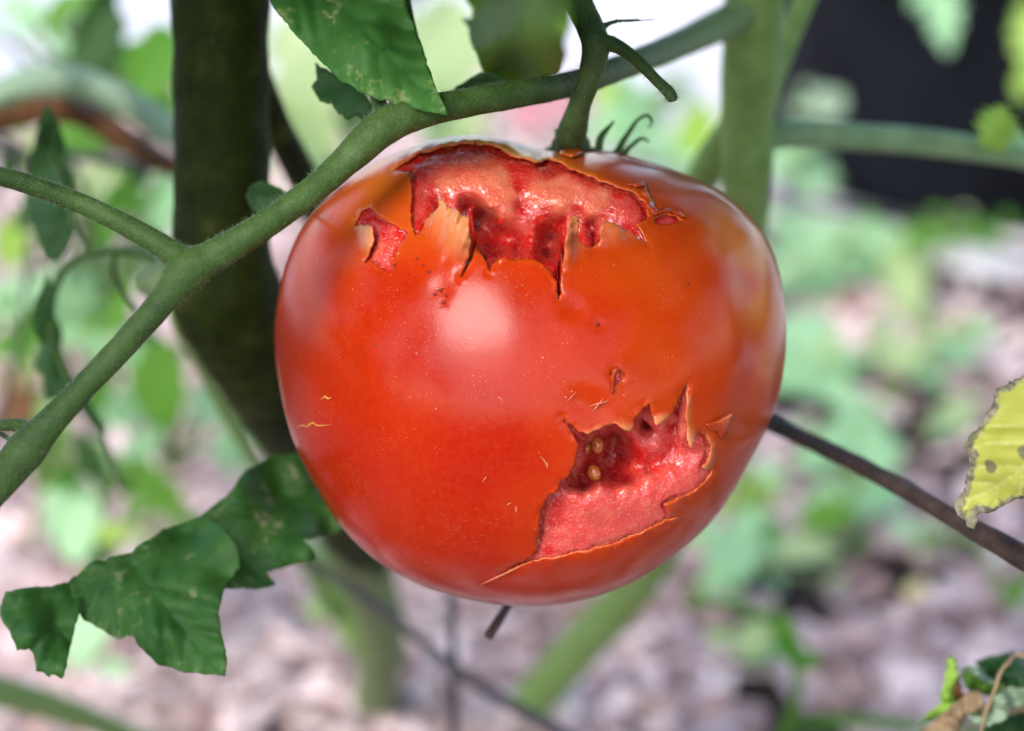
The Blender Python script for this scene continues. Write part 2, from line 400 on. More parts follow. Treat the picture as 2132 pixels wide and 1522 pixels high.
# mulch
def chips(count):
    V = []; F = []; C = []
    pal = np.array([(.34, .27, .26), (.42, .36, .36), (.24, .18, .17), (.50, .44, .43), (.16, .11, .105), (.30, .22, .20), (.38, .33, .35), (.56, .51, .50), (.62, .55, .55)])
    bx = np.array([(x, y, z) for x in (-1, 1) for y in (-1, 1) for z in (-1, 1)], float)
    bf = [(0, 1, 3, 2), (4, 6, 7, 5), (0, 4, 5, 1), (2, 3, 7, 6), (0, 2, 6, 4), (1, 5, 7, 3)]
    pal = pal*1.2
    k = 0
    while k < count:
        py = random.uniform(180, 1620); px = random.uniform(-250, 2400)
        if random.random() > (gdepth(py)/gdepth(180))**2.2 + .12: continue
        p = G(px, py)
        rel = (p - eL) @ nrm
        if rel > -.004 and px > 1250: continue
        # bare darker soil patches, thinner cover at the right
        g = mnoise.noise(Vector((p[0]*9, p[1]*9, 1.3)))
        if g > (.14 if px < 1400 else (-.2 if py < 1330 else -.05)) and random.random() < .75 + (.2 if px > 1500 else 0): continue
        L = random.uniform(.003, .011); w = L*random.uniform(.35, .9); t = random.uniform(.001, .0028)
        a = random.uniform(0, math.pi); tx, ty = rng.normal(0, .28, 2)
        ca, sa = math.cos(a), math.sin(a)
        v = bx*np.array([L, w, t])*(1 + rng.uniform(-.3, .3, (8, 3)))
        v = np.c_[v[:, 0]*ca - v[:, 1]*sa, v[:, 0]*sa + v[:, 1]*ca, v[:, 2] + tx*v[:, 0] + ty*v[:, 1]]
        o = k*8; V.append(v + p + np.array([0, 0, t*1.2 + random.uniform(0, .004)])); F += [tuple(i+o for i in f) for f in bf]
        c = pal[random.randrange(len(pal))]*random.uniform(.82, 1.22)*np.array([1.10, .95, .90]); C.append(np.repeat(c[None], 8, 0)); k += 1
    # the same mulch added unseen under and behind the camera to bounce light up onto the fruit, coarser because nothing there is seen close
    while k < count + 2600:
        p = np.array([random.uniform(-1.0, 1.0), random.uniform(-.6, .84), 0.]); px, py, d = PX(p)
        if d > .1 and -250 < px < 2400 and py < 1600: continue
        L = random.uniform(.010, .026); w = L*random.uniform(.5, .9); t = random.uniform(.0015, .003); a = random.uniform(0, math.pi); ca, sa = math.cos(a), math.sin(a)
        v = bx*np.array([L, w, t])*(1 + rng.uniform(-.3, .3, (8, 3))); v = np.c_[v[:, 0]*ca - v[:, 1]*sa, v[:, 0]*sa + v[:, 1]*ca, v[:, 2]]
        o = k*8; V.append(v + p + np.array([0, 0, t*1.2 + random.uniform(0, .004)])); F += [tuple(i+o for i in f) for f in bf]
        c = pal[random.randrange(len(pal))]*.74*random.uniform(.82, 1.22)*np.array([1.10, .95, .90]); C.append(np.repeat(c[None], 8, 0)); k += 1
    return np.vstack(V), F, np.vstack(C)
cv, cf, cc = chips(15000)
mesh_obj('wood_chip_mulch', cv, cf, M['chip'], attrs={'tint': cc}, kind='stuff', smooth=False, label='pinkish grey wood chip mulch covering the soil', cat='mulch')

PEB = [(1912, 1268, 34, 48, 'pebY', 'yellowish oval pebble lying on dark soil below the dark cane'), (1672, 1130, 30, 30, 'pebW', 'round pale grey pebble under the dark cane'),
       (1475, 1452, 36, 34, 'pebW', 'bluish white pebble beside the thin green sprig'), (845, 1497, 28, 26, 'pebW', 'small white pebble beside the crossing wires'),
       (1180, 1300, 40, 30, 'pebW', 'white stone just under the tomato'), (2080, 1190, 30, 40, 'pebW', 'grey white pebble beyond the end of the dark cane'),
       (2010, 1390, 40, 28, 'pebP', 'pinkish pebble beyond the wilted shoot'), (860, 1360, 44, 34, 'pebP', 'pale pinkish stone between olive stem and crossing wires'),
       (650, 1010, 30, 26, 'pebP', 'pale pinkish stone seen between dark stem and toothed leaf'), (1790, 1130, 28, 24, 'pebP', 'small pinkish pebble close below the dark cane')]
for px, py, a, b, m, lab in PEB:
    g = G(px, py); s = gdepth(py)/K
    v, f = ellipsoid(g + np.array([0, 0, b*s*.5]), [RT*a*s, np.array([0, a*s*1.1, 0]), np.array([0, 0, b*s*.75])], 14, 10, .25, 60)
    mesh_obj('pebble', v, f, M[m], loc=g, label=lab, cat='pebble', group='pebbles on the mulch')

# black pot
pc = G(2300, 330); pr = .215; prof = [(.0, .002), (.165, .002), (.172, .01), (.215, .34), (.228, .34), (.232, .345), (.232, .385), (.226, .39), (.214, .39), (.21, .36), (.0, .35)]
p1 = G(1690, 425)[:2]; p2 = G(2132, 520)[:2]; _m = (p1+p2)/2; _h = (p2-p1)/2; _n = np.array([-_h[1], _h[0]])/np.hypot(*_h); _n *= np.sign(_n[1]); pc = np.r_[_m + _n*math.sqrt(.172**2 - _h @ _h), 0.0]
V = []; F = []; sg = 64
for r, z in prof:
    for k in range(sg):
        a = 2*math.pi*k/sg; V.append(pc + np.array([r*math.cos(a), r*math.sin(a), z+.006]))
for i in range(len(prof)-1):
    for k in range(sg): F.append((i*sg+k, i*sg+(k+1) % sg, (i+1)*sg+(k+1) % sg, (i+1)*sg+k))
pot = thing('plant_pot', 'large black plastic plant pot standing behind the pale edging', 'pot', tuple(pc + np.array([0, 0, .006])))
mesh_obj('pot_body', V, F, M['pot'], pot)

# ================================================================== BACKGROUND PLANTS
def leaf_mesh(base, tip, nrmv, width, curl=.15, shape=.42, serr=0.0, nu=9, nv=6, fold=.15):
    base, tip, nrmv = (np.asarray(a, float) for a in (base, tip, nrmv))
    ax = tip-base; L = np.linalg.norm(ax); ax /= L
    sd = np.cross(nrmv, ax); sd /= np.linalg.norm(sd)+1e-9; up = np.cross(ax, sd); V = []; F = []
    ph = random.uniform(0, 9)
    for i in range(nu):
        t = i/(nu-1)
        w = width*(math.sin(math.pi*t**(math.log(.5)/math.log(shape))))**.75 if 0 < t < 1 else width*.02
        for j in range(nv):
            s = (j/(nv-1))*2-1
            ww = w*(1 + serr*(1 if i % 2 else -1)*abs(s)**3)
            p = base + ax*L*t + sd*s*ww/2 + up*(-curl*L*(t-.35)**2 + fold*abs(s)*ww/2 + .04*L*math.sin(ph+6*t+3*s))
            V.append(p)
    for i in range(nu-1):
        for j in range(nv-1): F.append((i*nv+j, i*nv+j+1, (i+1)*nv+j+1, (i+1)*nv+j))
    return np.array(V), F
def stalk_mesh(a, b, r, sag=.1, n=7, seg=7):
    a, b = np.asarray(a, float), np.asarray(b, float); t = np.linspace(0, 1, n)[:, None]; L = np.linalg.norm(b-a)
    C = a + (b-a)*t + np.array([0, 0, 1.0])*sag*L*np.sin(math.pi*t)
    return tube_w(C, np.linspace(r, r*.55, n), seg)
def leaf_at(px, py, d, size, asp, ang, tilt):
    """leaf of length size px centred at (px,py,d); ang = image angle of the tip (deg, 0 = right, 90 = up); tilt 0 faces the camera, 1 lies level"""
    s = d/K; c = P(px, py, d); a = math.radians(ang)
    nv = -FW*(1-tilt) + np.array([0, 0, 1.0])*tilt + rng.normal(0, .12, 3); nv /= np.linalg.norm(nv)
    ax = RT*math.cos(a) + UP*math.sin(a); ax -= nv*(ax @ nv)*.8; ax /= np.linalg.norm(ax)
    return c - ax*size*s/2, c + ax*size*s/2, nv, size*s*asp
def weed(name, label, cat, base, leaves, stem_mat='stemR', r=.0014, group=None, top=None, stems=None):
    """leaves: (px, py, size px, aspect, angle, tilt, material[, depth]); base: ground point"""
    b = np.asarray(base, float); t = thing(name, label, cat, tuple(b), group)
    _, _, bd = PX(b)
    pts = []
    for lf in leaves:
        px, py, size, asp, ang, tilt, m = lf[:7]; d = lf[7] if len(lf) > 7 else None
        if d is None:
            d = min(bd, gdepth(py) - .02) - random.uniform(.0, .04)
        pts.append((leaf_at(px, py, d, size, asp, ang, tilt), m))
    for lf in leaves:                                     # smaller leaves between the large ones
        for _ in range(3 if len(leaves) < 5 else 2):
            px, py, size, asp, ang, tilt, m = lf[:7]; d = lf[7] if len(lf) > 7 else min(bd, gdepth(py) - .02) - random.uniform(0, .03)
            m2 = random.choice([m, m, 'mid', 'pale', 'dark' if group and group.startswith('leafy') else 'mint']); an = random.uniform(0, 360)
            pts.append((leaf_at(px + math.cos(an)*size*.62, min(py + math.sin(an)*size*.5, 1500), d + random.uniform(-.02, .02), size*random.uniform(.3, .55), asp*random.uniform(.7, 1.1), random.uniform(0, 360), random.uniform(.1, .7)), m2))
    cen = np.mean([p[0][0] for p in pts], axis=0)
    top = np.asarray(top, float) if top is not None else b*.55 + cen*.45 + np.array([0, 0, .004])
    v, f = stalk_mesh(b - np.array([0, 0, .004]), top, r, .02); mesh_obj('stem', v, f, M[stem_mat], t)
    for (a, e, nv, w), m in pts:
        v, f = leaf_mesh(a, e, nv, w, random.uniform(.05, .3), random.uniform(.38, .5), random.uniform(.05, .3)); lo = mesh_obj('leaf', v, f, M[m], t)
        v, f = stalk_mesh(top, a + (e-a)*.06, r*.75, .08); mesh_obj('leaf_stalk', v, f, M[stem_mat], lo)
    return t
# right side, low weeds between tomato and edging
gp = 'low weeds on the mulch'
weed('weed', 'pale mint weed with broad rounded leaves growing against the edging', 'weed', G(1700, 600), [(1700, 520, 190, .9, 60, .55, 'mint'), (1640, 560, 120, .8, 160, .6, 'mint'), (1765, 560, 130, .8, -20, .6, 'mint'), (1690, 620, 150, .7, 250, .5, 'mint')], group=gp)
weed('weed', 'mint coloured weed whose large leaf nearly touches the tomato side', 'weed', G(1690, 800), [(1680, 720, 190, .85, 70, .55, 'mint'), (1670, 790, 140, .8, 190, .6, 'mint'), (1740, 760, 110, .8, 10, .6, 'mint')], group=gp)
weed('weed', 'tall weed with a long pale yellow green leaf drooping over the edging', 'weed', G(1870, 690), [(1885, 585, 190, .5, -75, .3, 'pale'), (1930, 495, 110, .7, 20, .6, 'mid'), (2040, 490, 110, .6, -30, .5, 'mid'), (1850, 520, 80, .6, 150, .5, 'mint')], group=gp)
weed('weed', 'slender weed with pale round leaves standing before the pot', 'weed', G(1640, 540), [(1690, 362, 130, .85, 60, .5, 'mint', 1.30), (1650, 300, 70, .7, 120, .4, 'mint', 1.28), (1725, 215, 95, .8, 50, .4, 'strip', 1.26), (1640, 450, 100, .6, 200, .5, 'mint', 1.30)], group=gp)
weed('weed', 'small green weed with two round leaves on dark soil', 'weed', G(1880, 800), [(1865, 740, 110, .9, 110, .6, 'pale'), (1990, 725, 120, .8, 40, .6, 'mint'), (1930, 780, 70, .8, -40, .6, 'mint')], group=gp)
weed('weed', 'tiny weed with one round yellow green leaf above the yellow leaf', 'weed', G(1985, 910), [(1988, 865, 90, .95, 80, .6, 'pale'), (1960, 890, 40, .8, 200, .6, 'mint')], group=gp)
weed('weed', 'mint green weed cluster right above the dark cane', 'weed', G(1780, 960), [(1790, 880, 150, .75, 80, .55, 'mint'), (1720, 930, 120, .7, 160, .6, 'mint'), (1830, 940, 120, .75, 10, .6, 'mint')], group=gp)
weed('weed', 'green weed spreading flat leaves right below the dark cane', 'weed', G(1770, 1110), [(1760, 1040, 190, .7, 20, .6, 'mint'), (1720, 1080, 130, .7, 200, .6, 'mid'), (1840, 1030, 130, .6, 30, .5, 'mint')], group=gp)
weed('weed', 'pale weed half hidden behind the lower right of the tomato', 'weed', G(1540, 1240), [(1525, 1150, 140, .85, 100, .6, 'mint'), (1590, 1130, 120, .7, 20, .6, 'mint'), (1680, 1150, 150, .5, 10, .7, 'pale'), (1500, 1200, 100, .8, 220, .6, 'mint')], group=gp)
weed('weed', 'small weed peeking out beside the tomato above its lower weed', 'weed', G(1570, 1080), [(1560, 1030, 100, .7, 60, .5, 'lime'), (1600, 990, 90, .6, 100, .5, 'mint')], group=gp)
weed('weed', 'small green weed by the end of the dark cane', 'weed', G(1900, 1140), [(1880, 1100, 70, .8, 120, .6, 'mint'), (1960, 1120, 90, .6, 30, .6, 'pale'), (2120, 1230, 80, .5, 60, .4, 'mid', .8)], group=gp)
weed('weed', 'pale seedling on the mulch beside the thin sprig', 'weed', G(1590, 1370), [(1570, 1330, 120, .7, 70, .65, 'pale'), (1620, 1350, 80, .7, 10, .65, 'mint')], group=gp)

# red fragments, purple and pink flowers
def flower(name, label, base, px, py, d, size, m, n=6):
    t = thing(name, label, 'flower', tuple(base)); c = P(px, py, d); s = d/K*size
    v, f = stalk_mesh(base - np.array([0, 0, .003]), c, .0013, .05); mesh_obj('stem', v, f, M['stemR'], t)
    for k in range(n):
        a = 2*math.pi*k/n + .3; e = c + (RT*math.cos(a)+UP*math.sin(a)*.8 - FW*.3)*s*.55
        v, f = leaf_mesh(c, e, -FW + UP*.3, s*.5, .2, .6); mesh_obj('petal', v, f, M[m], t)
    v, f = ellipsoid(c - FW*s*.08, np.eye(3)*s*.12, 10, 6); mesh_obj('flower_centre', v, f, M['lime'], t)
flower('flower', 'small purple flower between right stem and black pot', G(1650, 520), 1648, 398, 1.30, 75, 'purple')
flower('flower', 'pink flower showing under the arching branch above the tomato', G(1120, 420), 1100, 238, 1.25, 66, 'pink')
flower('flower', 'smaller mauve pink flower close to the fruit stalk', G(1200, 420), 1165, 222, 1.30, 52, 'pink')

# leaves over the pot
potp = thing('potted_plant', 'green plant hanging its long leaves over the black pot', 'plant', tuple(pc + np.array([0, 0, .35])))
top = pc + np.array([0, 0, .40])
v, f = stalk_mesh(pc + np.array([0, 0, .34]), pc + np.array([-.02, -.02, .50]), .003, 0); mesh_obj('stem', v, f, M['stemR'], potp)
for (px, py, sz, asp, an, d, m) in [(1958, 30, 165, .48, -75, 1.08, 'mint'), (1925, -30, 110, .5, 240, 1.08, 'mint'), (2150, 100, 190, .45, -80, 1.05, 'lime'), (2130, 180, 70, .6, -90, 1.05, 'lime')]:
    a, e, nv, w = leaf_at(px, py, d, sz, asp, an, .2)
    v, f = leaf_mesh(a, e, nv, w, .3, .42, .25, 11, 6, .35); lo = mesh_obj('leaf', v, f, M[m], potp)
    v, f = stalk_mesh(pc + np.array([-.02, -.02, .50]), a, .0016, .12); mesh_obj('leaf_stalk', v, f, M['stemR'], lo)

# left side background
gl = 'leafy garden plants behind the tomato vine'
weed('garden_plant', 'bright pale green plant in the gap between dark stem and tomato', 'plant', G(640, 480), [(640, 170, 190, .7, 70, .3, 'pale', 1.0), (620, 300, 190, .55, 260, .3, 'mint', 1.0), (660, 270, 160, .6, -60, .3, 'pale', .98), (600, 90, 150, .7, 110, .3, 'pale', 1.05), (640, 390, 110, .6, 250, .3, 'mint', 1.0)], group=gl)
weed('garden_plant', 'pale yellow green plant behind the spotted top leaf', 'plant', G(920, 450), [(925, 90, 260, .7, 80, .3, 'pale', .95), (900, 190, 150, .6, 250, .3, 'mint', .95), (960, 250, 110, .7, 200, .3, 'pale', .95), (760, 240, 90, .6, 30, .3, 'dark', .8), (970, 300, 120, .6, -20, .4, 'pale', 1.0)], group=gl)
weed('garden_plant', 'pale mint plant behind the curled sepals of the tomato', 'plant', G(1330, 430), [(1300, 220, 130, .8, 60, .4, 'mint', 1.15), (1350, 290, 150, .7, -20, .4, 'mint', 1.15), (1260, 190, 80, .6, 90, .3, 'lime', 1.1), (1450, 270, 150, .55, 70, .3, 'lime', 1.15), (1270, 270, 100, .8, 150, .4, 'mint', 1.15), (1420, 190, 90, .6, 100, .4, 'strip', 1.2)], group=gl)
weed('garden_plant', 'dark leafy plant with broad leaves at the far upper corner', 'plant', G(210, 520), [(210, 80, 260, .45, 85, .2, 'dark', .80), (320, 130, 200, .62, 80, .2, 'mid', .76), (130, 70, 110, .6, 120, .3, 'mint', .95), (350, 240, 120, .6, -40, .3, 'mid', .76), (40, 20, 120, .7, 150, .3, 'mint', 1.0), (150, 10, 120, .5, 30, .3, 'mid', .85)], group=gl, r=.004)
weed('garden_plant', 'mixed green plant behind the narrow hanging leaf', 'plant', G(120, 900), [(90, 330, 130, .7, 100, .3, 'lime', .80), (30, 500, 130, .7, 80, .3, 'lime', .80), (200, 380, 140, .6, 60, .4, 'pale', .85), (330, 430, 190, .5, 80, .3, 'mint', .85), (270, 400, 130, .35, 100, .3, 'mid', .72), (40, 620, 150, .8, 30, .4, 'mint', .85), (60, 430, 120, .4, 250, .3, 'dark', .68), (20, 340, 120, .4, 260, .3, 'dark', .70)], group=gl)
weed('garden_plant', 'pale mint plant behind the forked branch', 'plant', G(230, 1080), [(190, 610, 180, .8, 60, .5, 'mint', .88), (280, 560, 130, .7, 20, .5, 'pale', .88), (130, 690, 150, .6, 200, .5, 'mint', .86), (240, 720, 150, .7, -30, .5, 'mint', .86), (20, 720, 110, .7, 220, .5, 'mid', .8), (30, 790, 120, .7, 200, .4, 'tan', .85)], group=gl)
weed('garden_plant', 'green plant with a pointed leaf beside the thick dark stem', 'plant', G(330, 1120), [(335, 800, 210, .6, 275, .3, 'mid', .80), (440, 830, 150, .6, 60, .4, 'mint', .90), (260, 850, 130, .7, 200, .4, 'mint', .85), (490, 890, 120, .6, -50, .4, 'mint', .9), (480, 950, 90, .7, -60, .4, 'mint', .9), (300, 740, 120, .6, 120, .4, 'pale', .88)], group=gl)
weed('garden_plant', 'light green plant with one yellowed leaf above the toothed leaf', 'plant', G(170, 1300), [(150, 1060, 240, .5, 100, .4, 'mint', .85), (120, 980, 130, .6, 140, .4, 'mid', .85), (240, 1110, 90, .7, 30, .4, 'lime', .8), (330, 1020, 190, .4, -45, .3, 'mid', .82), (290, 940, 140, .5, 60, .4, 'mint', .84), (180, 1320, 170, .6, 260, .4, 'mint', .84)], group=gl)
weed('garden_plant', 'thin mid green plant seen under the tomato between its stems', 'plant', G(690, 1300), [(690, 1220, 130, .45, 250, .3, 'mid', .80), (730, 1290, 120, .5, 260, .3, 'mint', .84), (720, 1130, 100, .5, 100, .3, 'mid', .8)], group=gl)

weed('garden_plant', 'thin stemmed plant with narrow dark leaves left of the thick stem', 'plant', G(290, 950), [(300, 330, 130, .4, 80, .3, 'dark', .70), (230, 450, 150, .35, 260, .3, 'mid', .68), (180, 300, 110, .45, 30, .3, 'mid', .72), (320, 520, 120, .4, 290, .3, 'dark', .66), (40, 250, 120, .5, 200, .3, 'mid', .75), (250, 640, 130, .4, 250, .3, 'mid', .70)], group=gl)
weed('garden_plant', 'mid green plant with hanging leaves under the lower fork', 'plant', G(60, 1150), [(50, 700, 150, .45, 260, .3, 'mid', .72), (110, 880, 140, .5, 280, .3, 'mid', .74), (190, 960, 150, .35, 300, .3, 'dark', .70), (30, 860, 120, .6, 240, .3, 'brown', .74), (260, 1000, 120, .3, 290, .3, 'mid', .72)], group=gl)

# curled striped leaf plant
sp = thing('garden_plant', 'plant with a broad curled grey green leaf browned along its edge', 'plant', tuple(G(-120, 900)), gl)
v, f = stalk_mesh(G(-120, 900) - np.array([0, 0, .004]), P(-60, 250, .66), .003, .02); mesh_obj('stem', v, f, M['stemR'], sp)
def arch(pts, widths, mat, name, dd=.0):
    c = catmull([(a[0], a[1], a[2], w) for a, w in zip(pts, widths)], 8); V = []; F = []; nv = 7
    for i, (x, y, d, w) in enumerate(c):
        for j in range(nv):
            s = j/(nv-1)*2-1; V.append(P(x + s*w*.12, y + s*w/2, d + .006*(s*s) + .004*math.sin(x*.04) + dd))
    for i in range(len(c)-1):
        for j in range(nv-1): F.append((i*nv+j, i*nv+j+1, (i+1)*nv+j+1, (i+1)*nv+j))
    return mesh_obj(name, V, F, M[mat], sp)
arch([(-70, 240, .66), (30, 182, .64), (140, 168, .63), (250, 205, .63), (340, 262, .64), (420, 300, .65)], [56, 68, 70, 80, 92, 66], 'strip', 'leaf')
lo = arch([(-60, 275, .655), (30, 232, .645), (140, 222, .635), (240, 275, .64), (330, 330, .645), (410, 360, .65)], [50, 70, 76, 76, 64, 40], 'brown', 'leaf')

# ------------------------------------------------------------------ wires
wt = thing('wire_support', 'thin dark crossing support wires behind and under the tomato', 'wire', tuple(G(945, 1560)))
def wire_to(pts, rmul=1):
    v, f, C, R = tube_px(pts, 8, 8); mesh_obj('wire', v, f, M['wire'], wt)
wire_to([(920, 800, .64, 20), (932, 1100, .64, 20), (945, 1395, .645, 20), (943, 1560, .65, 20), (940, 1980, .66, 20)])
wire_to([(560, 1120, .66, 22), (700, 1205, .655, 22), (830, 1295, .65, 22), (950, 1395, .645, 26), (1060, 1465, .64, 28), (1250, 1580, .63, 30), (1500, 1800, .63, 30)])
wire_to([(-150, 310, .72, 22), (60, 318, .70, 20), (160, 325, .68, 20), (300, 345, .66, 26), (420, 352, .65, 26), (700, 500, .645, 24), (928, 900, .64, 22)])
wire_to([(-150, 310, .72, 22), (10, 290, .70, 22), (60, 430, .70, 16), (40, 700, .70, 14), (-40, 1000, .70, 14), (-150, 1400, .7, 14)])

# ================================================================== FAR PLANT (right stem, branch, fruit stalk)
TL = G(1060, 1530)
pr_ = thing('tomato_plant', 'tomato vine with a pale olive upright stem and the branch arching over the fruit', 'plant', tuple(TL))
v, f, C, R = tube_px([(1585, -140, .50, 128), (1568, 60, .51, 126), (1558, 250, .52, 112), (1550, 430, .53, 104), (1510, 700, .57, 100), (1430, 1000, .63, 100), (1330, 1205, .72, 92), (1210, 1345, .80, 90), (1085, 1490, .885, 88), (1050, 1535, .90, 86)], 14, 24, .07, 120)
mesh_obj('stem', v, f, M['stemR'], pr_)
v, f = hairs(C[:60], R[:60], 500, .0004, .0009, .00004); mesh_obj('stem_hair', v, f, M['hair'], pr_, kind='stuff')
# smaller stems leaning on the right stem
v, f, C, R = tube_px([(1710, -80, .54, 50), (1650, 60, .54, 46), (1605, 190, .535, 40), (1570, 330, .53, 30)], 10, 14, .05, 150); mesh_obj('side_shoot', v, f, M['stemR'], pr_)
v, f, C, R = tube_px([(1555, 210, .54, 40), (1490, 320, .56, 70), (1440, 420, .58, 78), (1400, 560, .6, 70)], 10, 14, .05, 150); mesh_obj('side_shoot', v, f, M['stemR'], pr_)
v, f, C, R = tube_px([(1545, 300, .525, 66), (1640, 278, .53, 60), (1780, 285, .535, 58), (1950, 298, .54, 56), (2132, 325, .545, 54), (2300, 360, .55, 50)], 10, 16, .06, 150); ss = mesh_obj('side_stem', v, f, M['stemL'], pr_)
for (px, py, sz, asp, an, m) in [(2075, 262, 115, .85, 70, 'lime'), (2112, 290, 70, .7, -20, 'mint')]:
    a, e, nv, w = leaf_at(px, py, .53, sz, asp*.85, an, .35); v, f = leaf_mesh(a, e, nv, w, .35, .4, .35, 11, 6, .5); lo = mesh_obj('leaf', v, f, M[m], pr_)
    v, f = stalk_mesh(P(2085, 318, .543), a + (e-a)*.05, .0012, .05); mesh_obj('leaf_stalk', v, f, M['stemR'], lo)

# the arching branch with its forks, fused into one surface
items = []; hb = []
def add_b(pts, n=14, seg=20, bump=.05, bs=260):
    v, f, C, R = tube_px(pts, n, seg, bump, bs); items.append((v, f)); hb.append((C, R))
add_b([(1560, 20, .505, 74), (1500, 52, .50, 70), (1400, 98, .475, 58), (1300, 138, .445, 54), (1200, 172, .425, 56), (1080, 196, .41, 58), (960, 216, .402, 62), (860, 238, .398, 72), (790, 270, .396, 80), (720, 335, .394, 66), (640, 405, .391, 60), (540, 475, .388, 62), (440, 535, .386, 70), (390, 565, .385, 86), (340, 625, .384, 62), (270, 705, .383, 58), (180, 800, .382, 56), (100, 885, .381, 66), (55, 935, .381, 84), (10, 990, .381, 76), (-60, 1070, .381, 70), (-150, 1180, .382, 60)])
add_b([(420, 556, .386, 60), (370, 535, .386, 58), (320, 502, .387, 50), (230, 452, .389, 46), (120, 405, .392, 44), (20, 372, .395, 42), (-80, 345, .398, 40), (-170, 325, .40, 36)])
add_b([(800, 270, .397, 70), (793, 232, .400, 40), (782, 190, .404, 30), (755, 150, .41, 26), (715, 95, .42, 22)])
add_b([(85, 925, .382, 60), (55, 892, .383, 34), (15, 884, .385, 28), (-60, 892, .39, 26)])
add_b([(40, 960, .382, 60), (30, 925, .386, 20), (5, 905, .39, 14), (-40, 890, .395, 12)])
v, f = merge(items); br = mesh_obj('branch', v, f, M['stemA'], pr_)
rm = br.modifiers.new('fuse', 'REMESH'); rm.mode = 'VOXEL'; rm.voxel_size = .00045; rm.use_smooth_shade = True
sm = br.modifiers.new('smooth', 'SMOOTH'); sm.factor = .6; sm.iterations = 5
hv = [hairs(C, R, c, .0003, .0010, .000028) for (C, R), c in zip(hb, (5200, 2200, 400, 250, 100))]
v, f = merge(hv); mesh_obj('branch_hair', v, f, M['hair'], br, kind='stuff')
# fruit stalk
items = []; hb = []
add_b([(1185, -120, .415, 66), (1195, -20, .412, 64), (1225, 50, .41, 58), (1240, 95, .408, 60), (1228, 160, .41, 50), (1208, 215, .414, 48), (1195, 262, .42, 60), (1188, 292, .428, 66), (1188, 318, .436, 50)], 10, 18, .06, 260)
add_b([(1235, 88, .408, 44), (1275, 92, .406, 34), (1320, 120, .404, 28), (1365, 165, .402, 26), (1395, 195, .401, 28), (1402, 212, .401, 22)], 10, 14, .08, 260)
add_b([(1240, 70, .41, 20), (1275, 46, .412, 12), (1330, 42, .414, 8), (1385, 40, .416, 4)], 8, 8)
v, f = merge(items); fs = mesh_obj('fruit_stalk', v, f, M['stalk'], pr_)
rm = fs.modifiers.new('fuse', 'REMESH'); rm.mode = 'VOXEL'; rm.voxel_size = .0004; rm.use_smooth_shade = True
sm = fs.modifiers.new('smooth', 'SMOOTH'); sm.factor = .5; sm.iterations = 4
v, f = merge([hairs(C, R, c, .0003, .0012, .000035) for (C, R), c in zip(hb, (350, 220, 30))]); mesh_obj('stalk_hair', v, f, M['hair'], fs, kind='stuff')

# ================================================================== NEAR PLANT (thick dark stem)
BL = G(772, 1500)
pl = thing('tomato_plant', 'tomato vine with a thick dark mossy stem and a big toothed dark leaf', 'plant', tuple(BL))
trunk = [(455, -160, .468, 212), (458, 0, .468, 208), (460, 200, .47, 200), (462, 380, .472, 198), (462, 520, .475, 206), (470, 610, .478, 232), (500, 690, .485, 205), (548, 790, .50, 172), (612, 900, .53, 150), (690, 1040, .60, 132), (760, 1170, .69, 100)]
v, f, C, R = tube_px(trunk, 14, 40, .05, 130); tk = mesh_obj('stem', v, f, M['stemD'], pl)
v, f = hairs(C[:80], R[:80], 1400, .0005, .0018, .00003); mesh_obj('stem_hair', v, f, M['hair'], tk, kind='stuff')
v, f, C, R = tube_px([(680, 1020, .59, 120), (755, 1180, .695, 112), (792, 1300, .77, 104), (788, 1400, .84, 92), (772, 1510, .905, 92)], 10, 20, .06, 120); mesh_obj('stem', v, f, M['stemO'], pl)
v, f, C, R = tube_px([(800, 1345, .79, 86), (735, 1300, .78, 70), (690, 1225, .77, 50), (640, 1150, .76, 40), (560, 1060, .75, 30)], 8, 12); mesh_obj('side_shoot', v, f, M['stemR'], pl)
v, f, C, R = tube_px([(470, 560, .50, 60), (370, 640, .52, 40), (420, 760, .56, 34), (480, 870, .60, 34), (530, 960, .64, 34), (640, 1180, .72, 30), (770, 1400, .84, 26)], 8, 10); mesh_obj('side_shoot', v, f, M['stemR'], pl)
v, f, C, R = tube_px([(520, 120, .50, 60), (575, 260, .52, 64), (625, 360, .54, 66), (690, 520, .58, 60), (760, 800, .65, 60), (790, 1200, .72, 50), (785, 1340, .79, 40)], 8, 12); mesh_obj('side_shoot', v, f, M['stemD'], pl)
# node knob and thin leaf stalks left of the stem
v, f, C, R = tube_px([(400, 585, .475, 120), (345, 585, .475, 96), (300, 590, .478, 44)], 8, 16, .25, 200); mesh_obj('stem_knob', v, f, M['stemO'], pl)
pet = []
v, f, C, R = tube_px([(345, 565, .478, 26), (300, 530, .485, 24), (230, 522, .492, 20), (160, 540, .50, 18), (118, 590, .505, 16), (108, 700, .51, 14), (150, 800, .512, 12)], 10, 10); pet.append((v, f))
v, f, C, R = tube_px([(240, 522, .49, 14), (236, 560, .488, 15), (255, 610, .486, 13), (282, 645, .484, 10)], 8, 8); pet.append((v, f))
v, f, C, R = tube_px([(190, 528, .495, 14), (160, 480, .50, 12), (130, 380, .505, 12), (100, 300, .51, 8)], 8, 8); pet.append((v, f))
v, f, C, R = tube_px([(150, 800, .512, 12), (210, 900, .53, 12), (250, 1010, .56, 10)], 8, 8); pet.append((v, f))
v, f = merge(pet); mesh_obj('leaf_stalk', v, f, M['stemA'], pl)

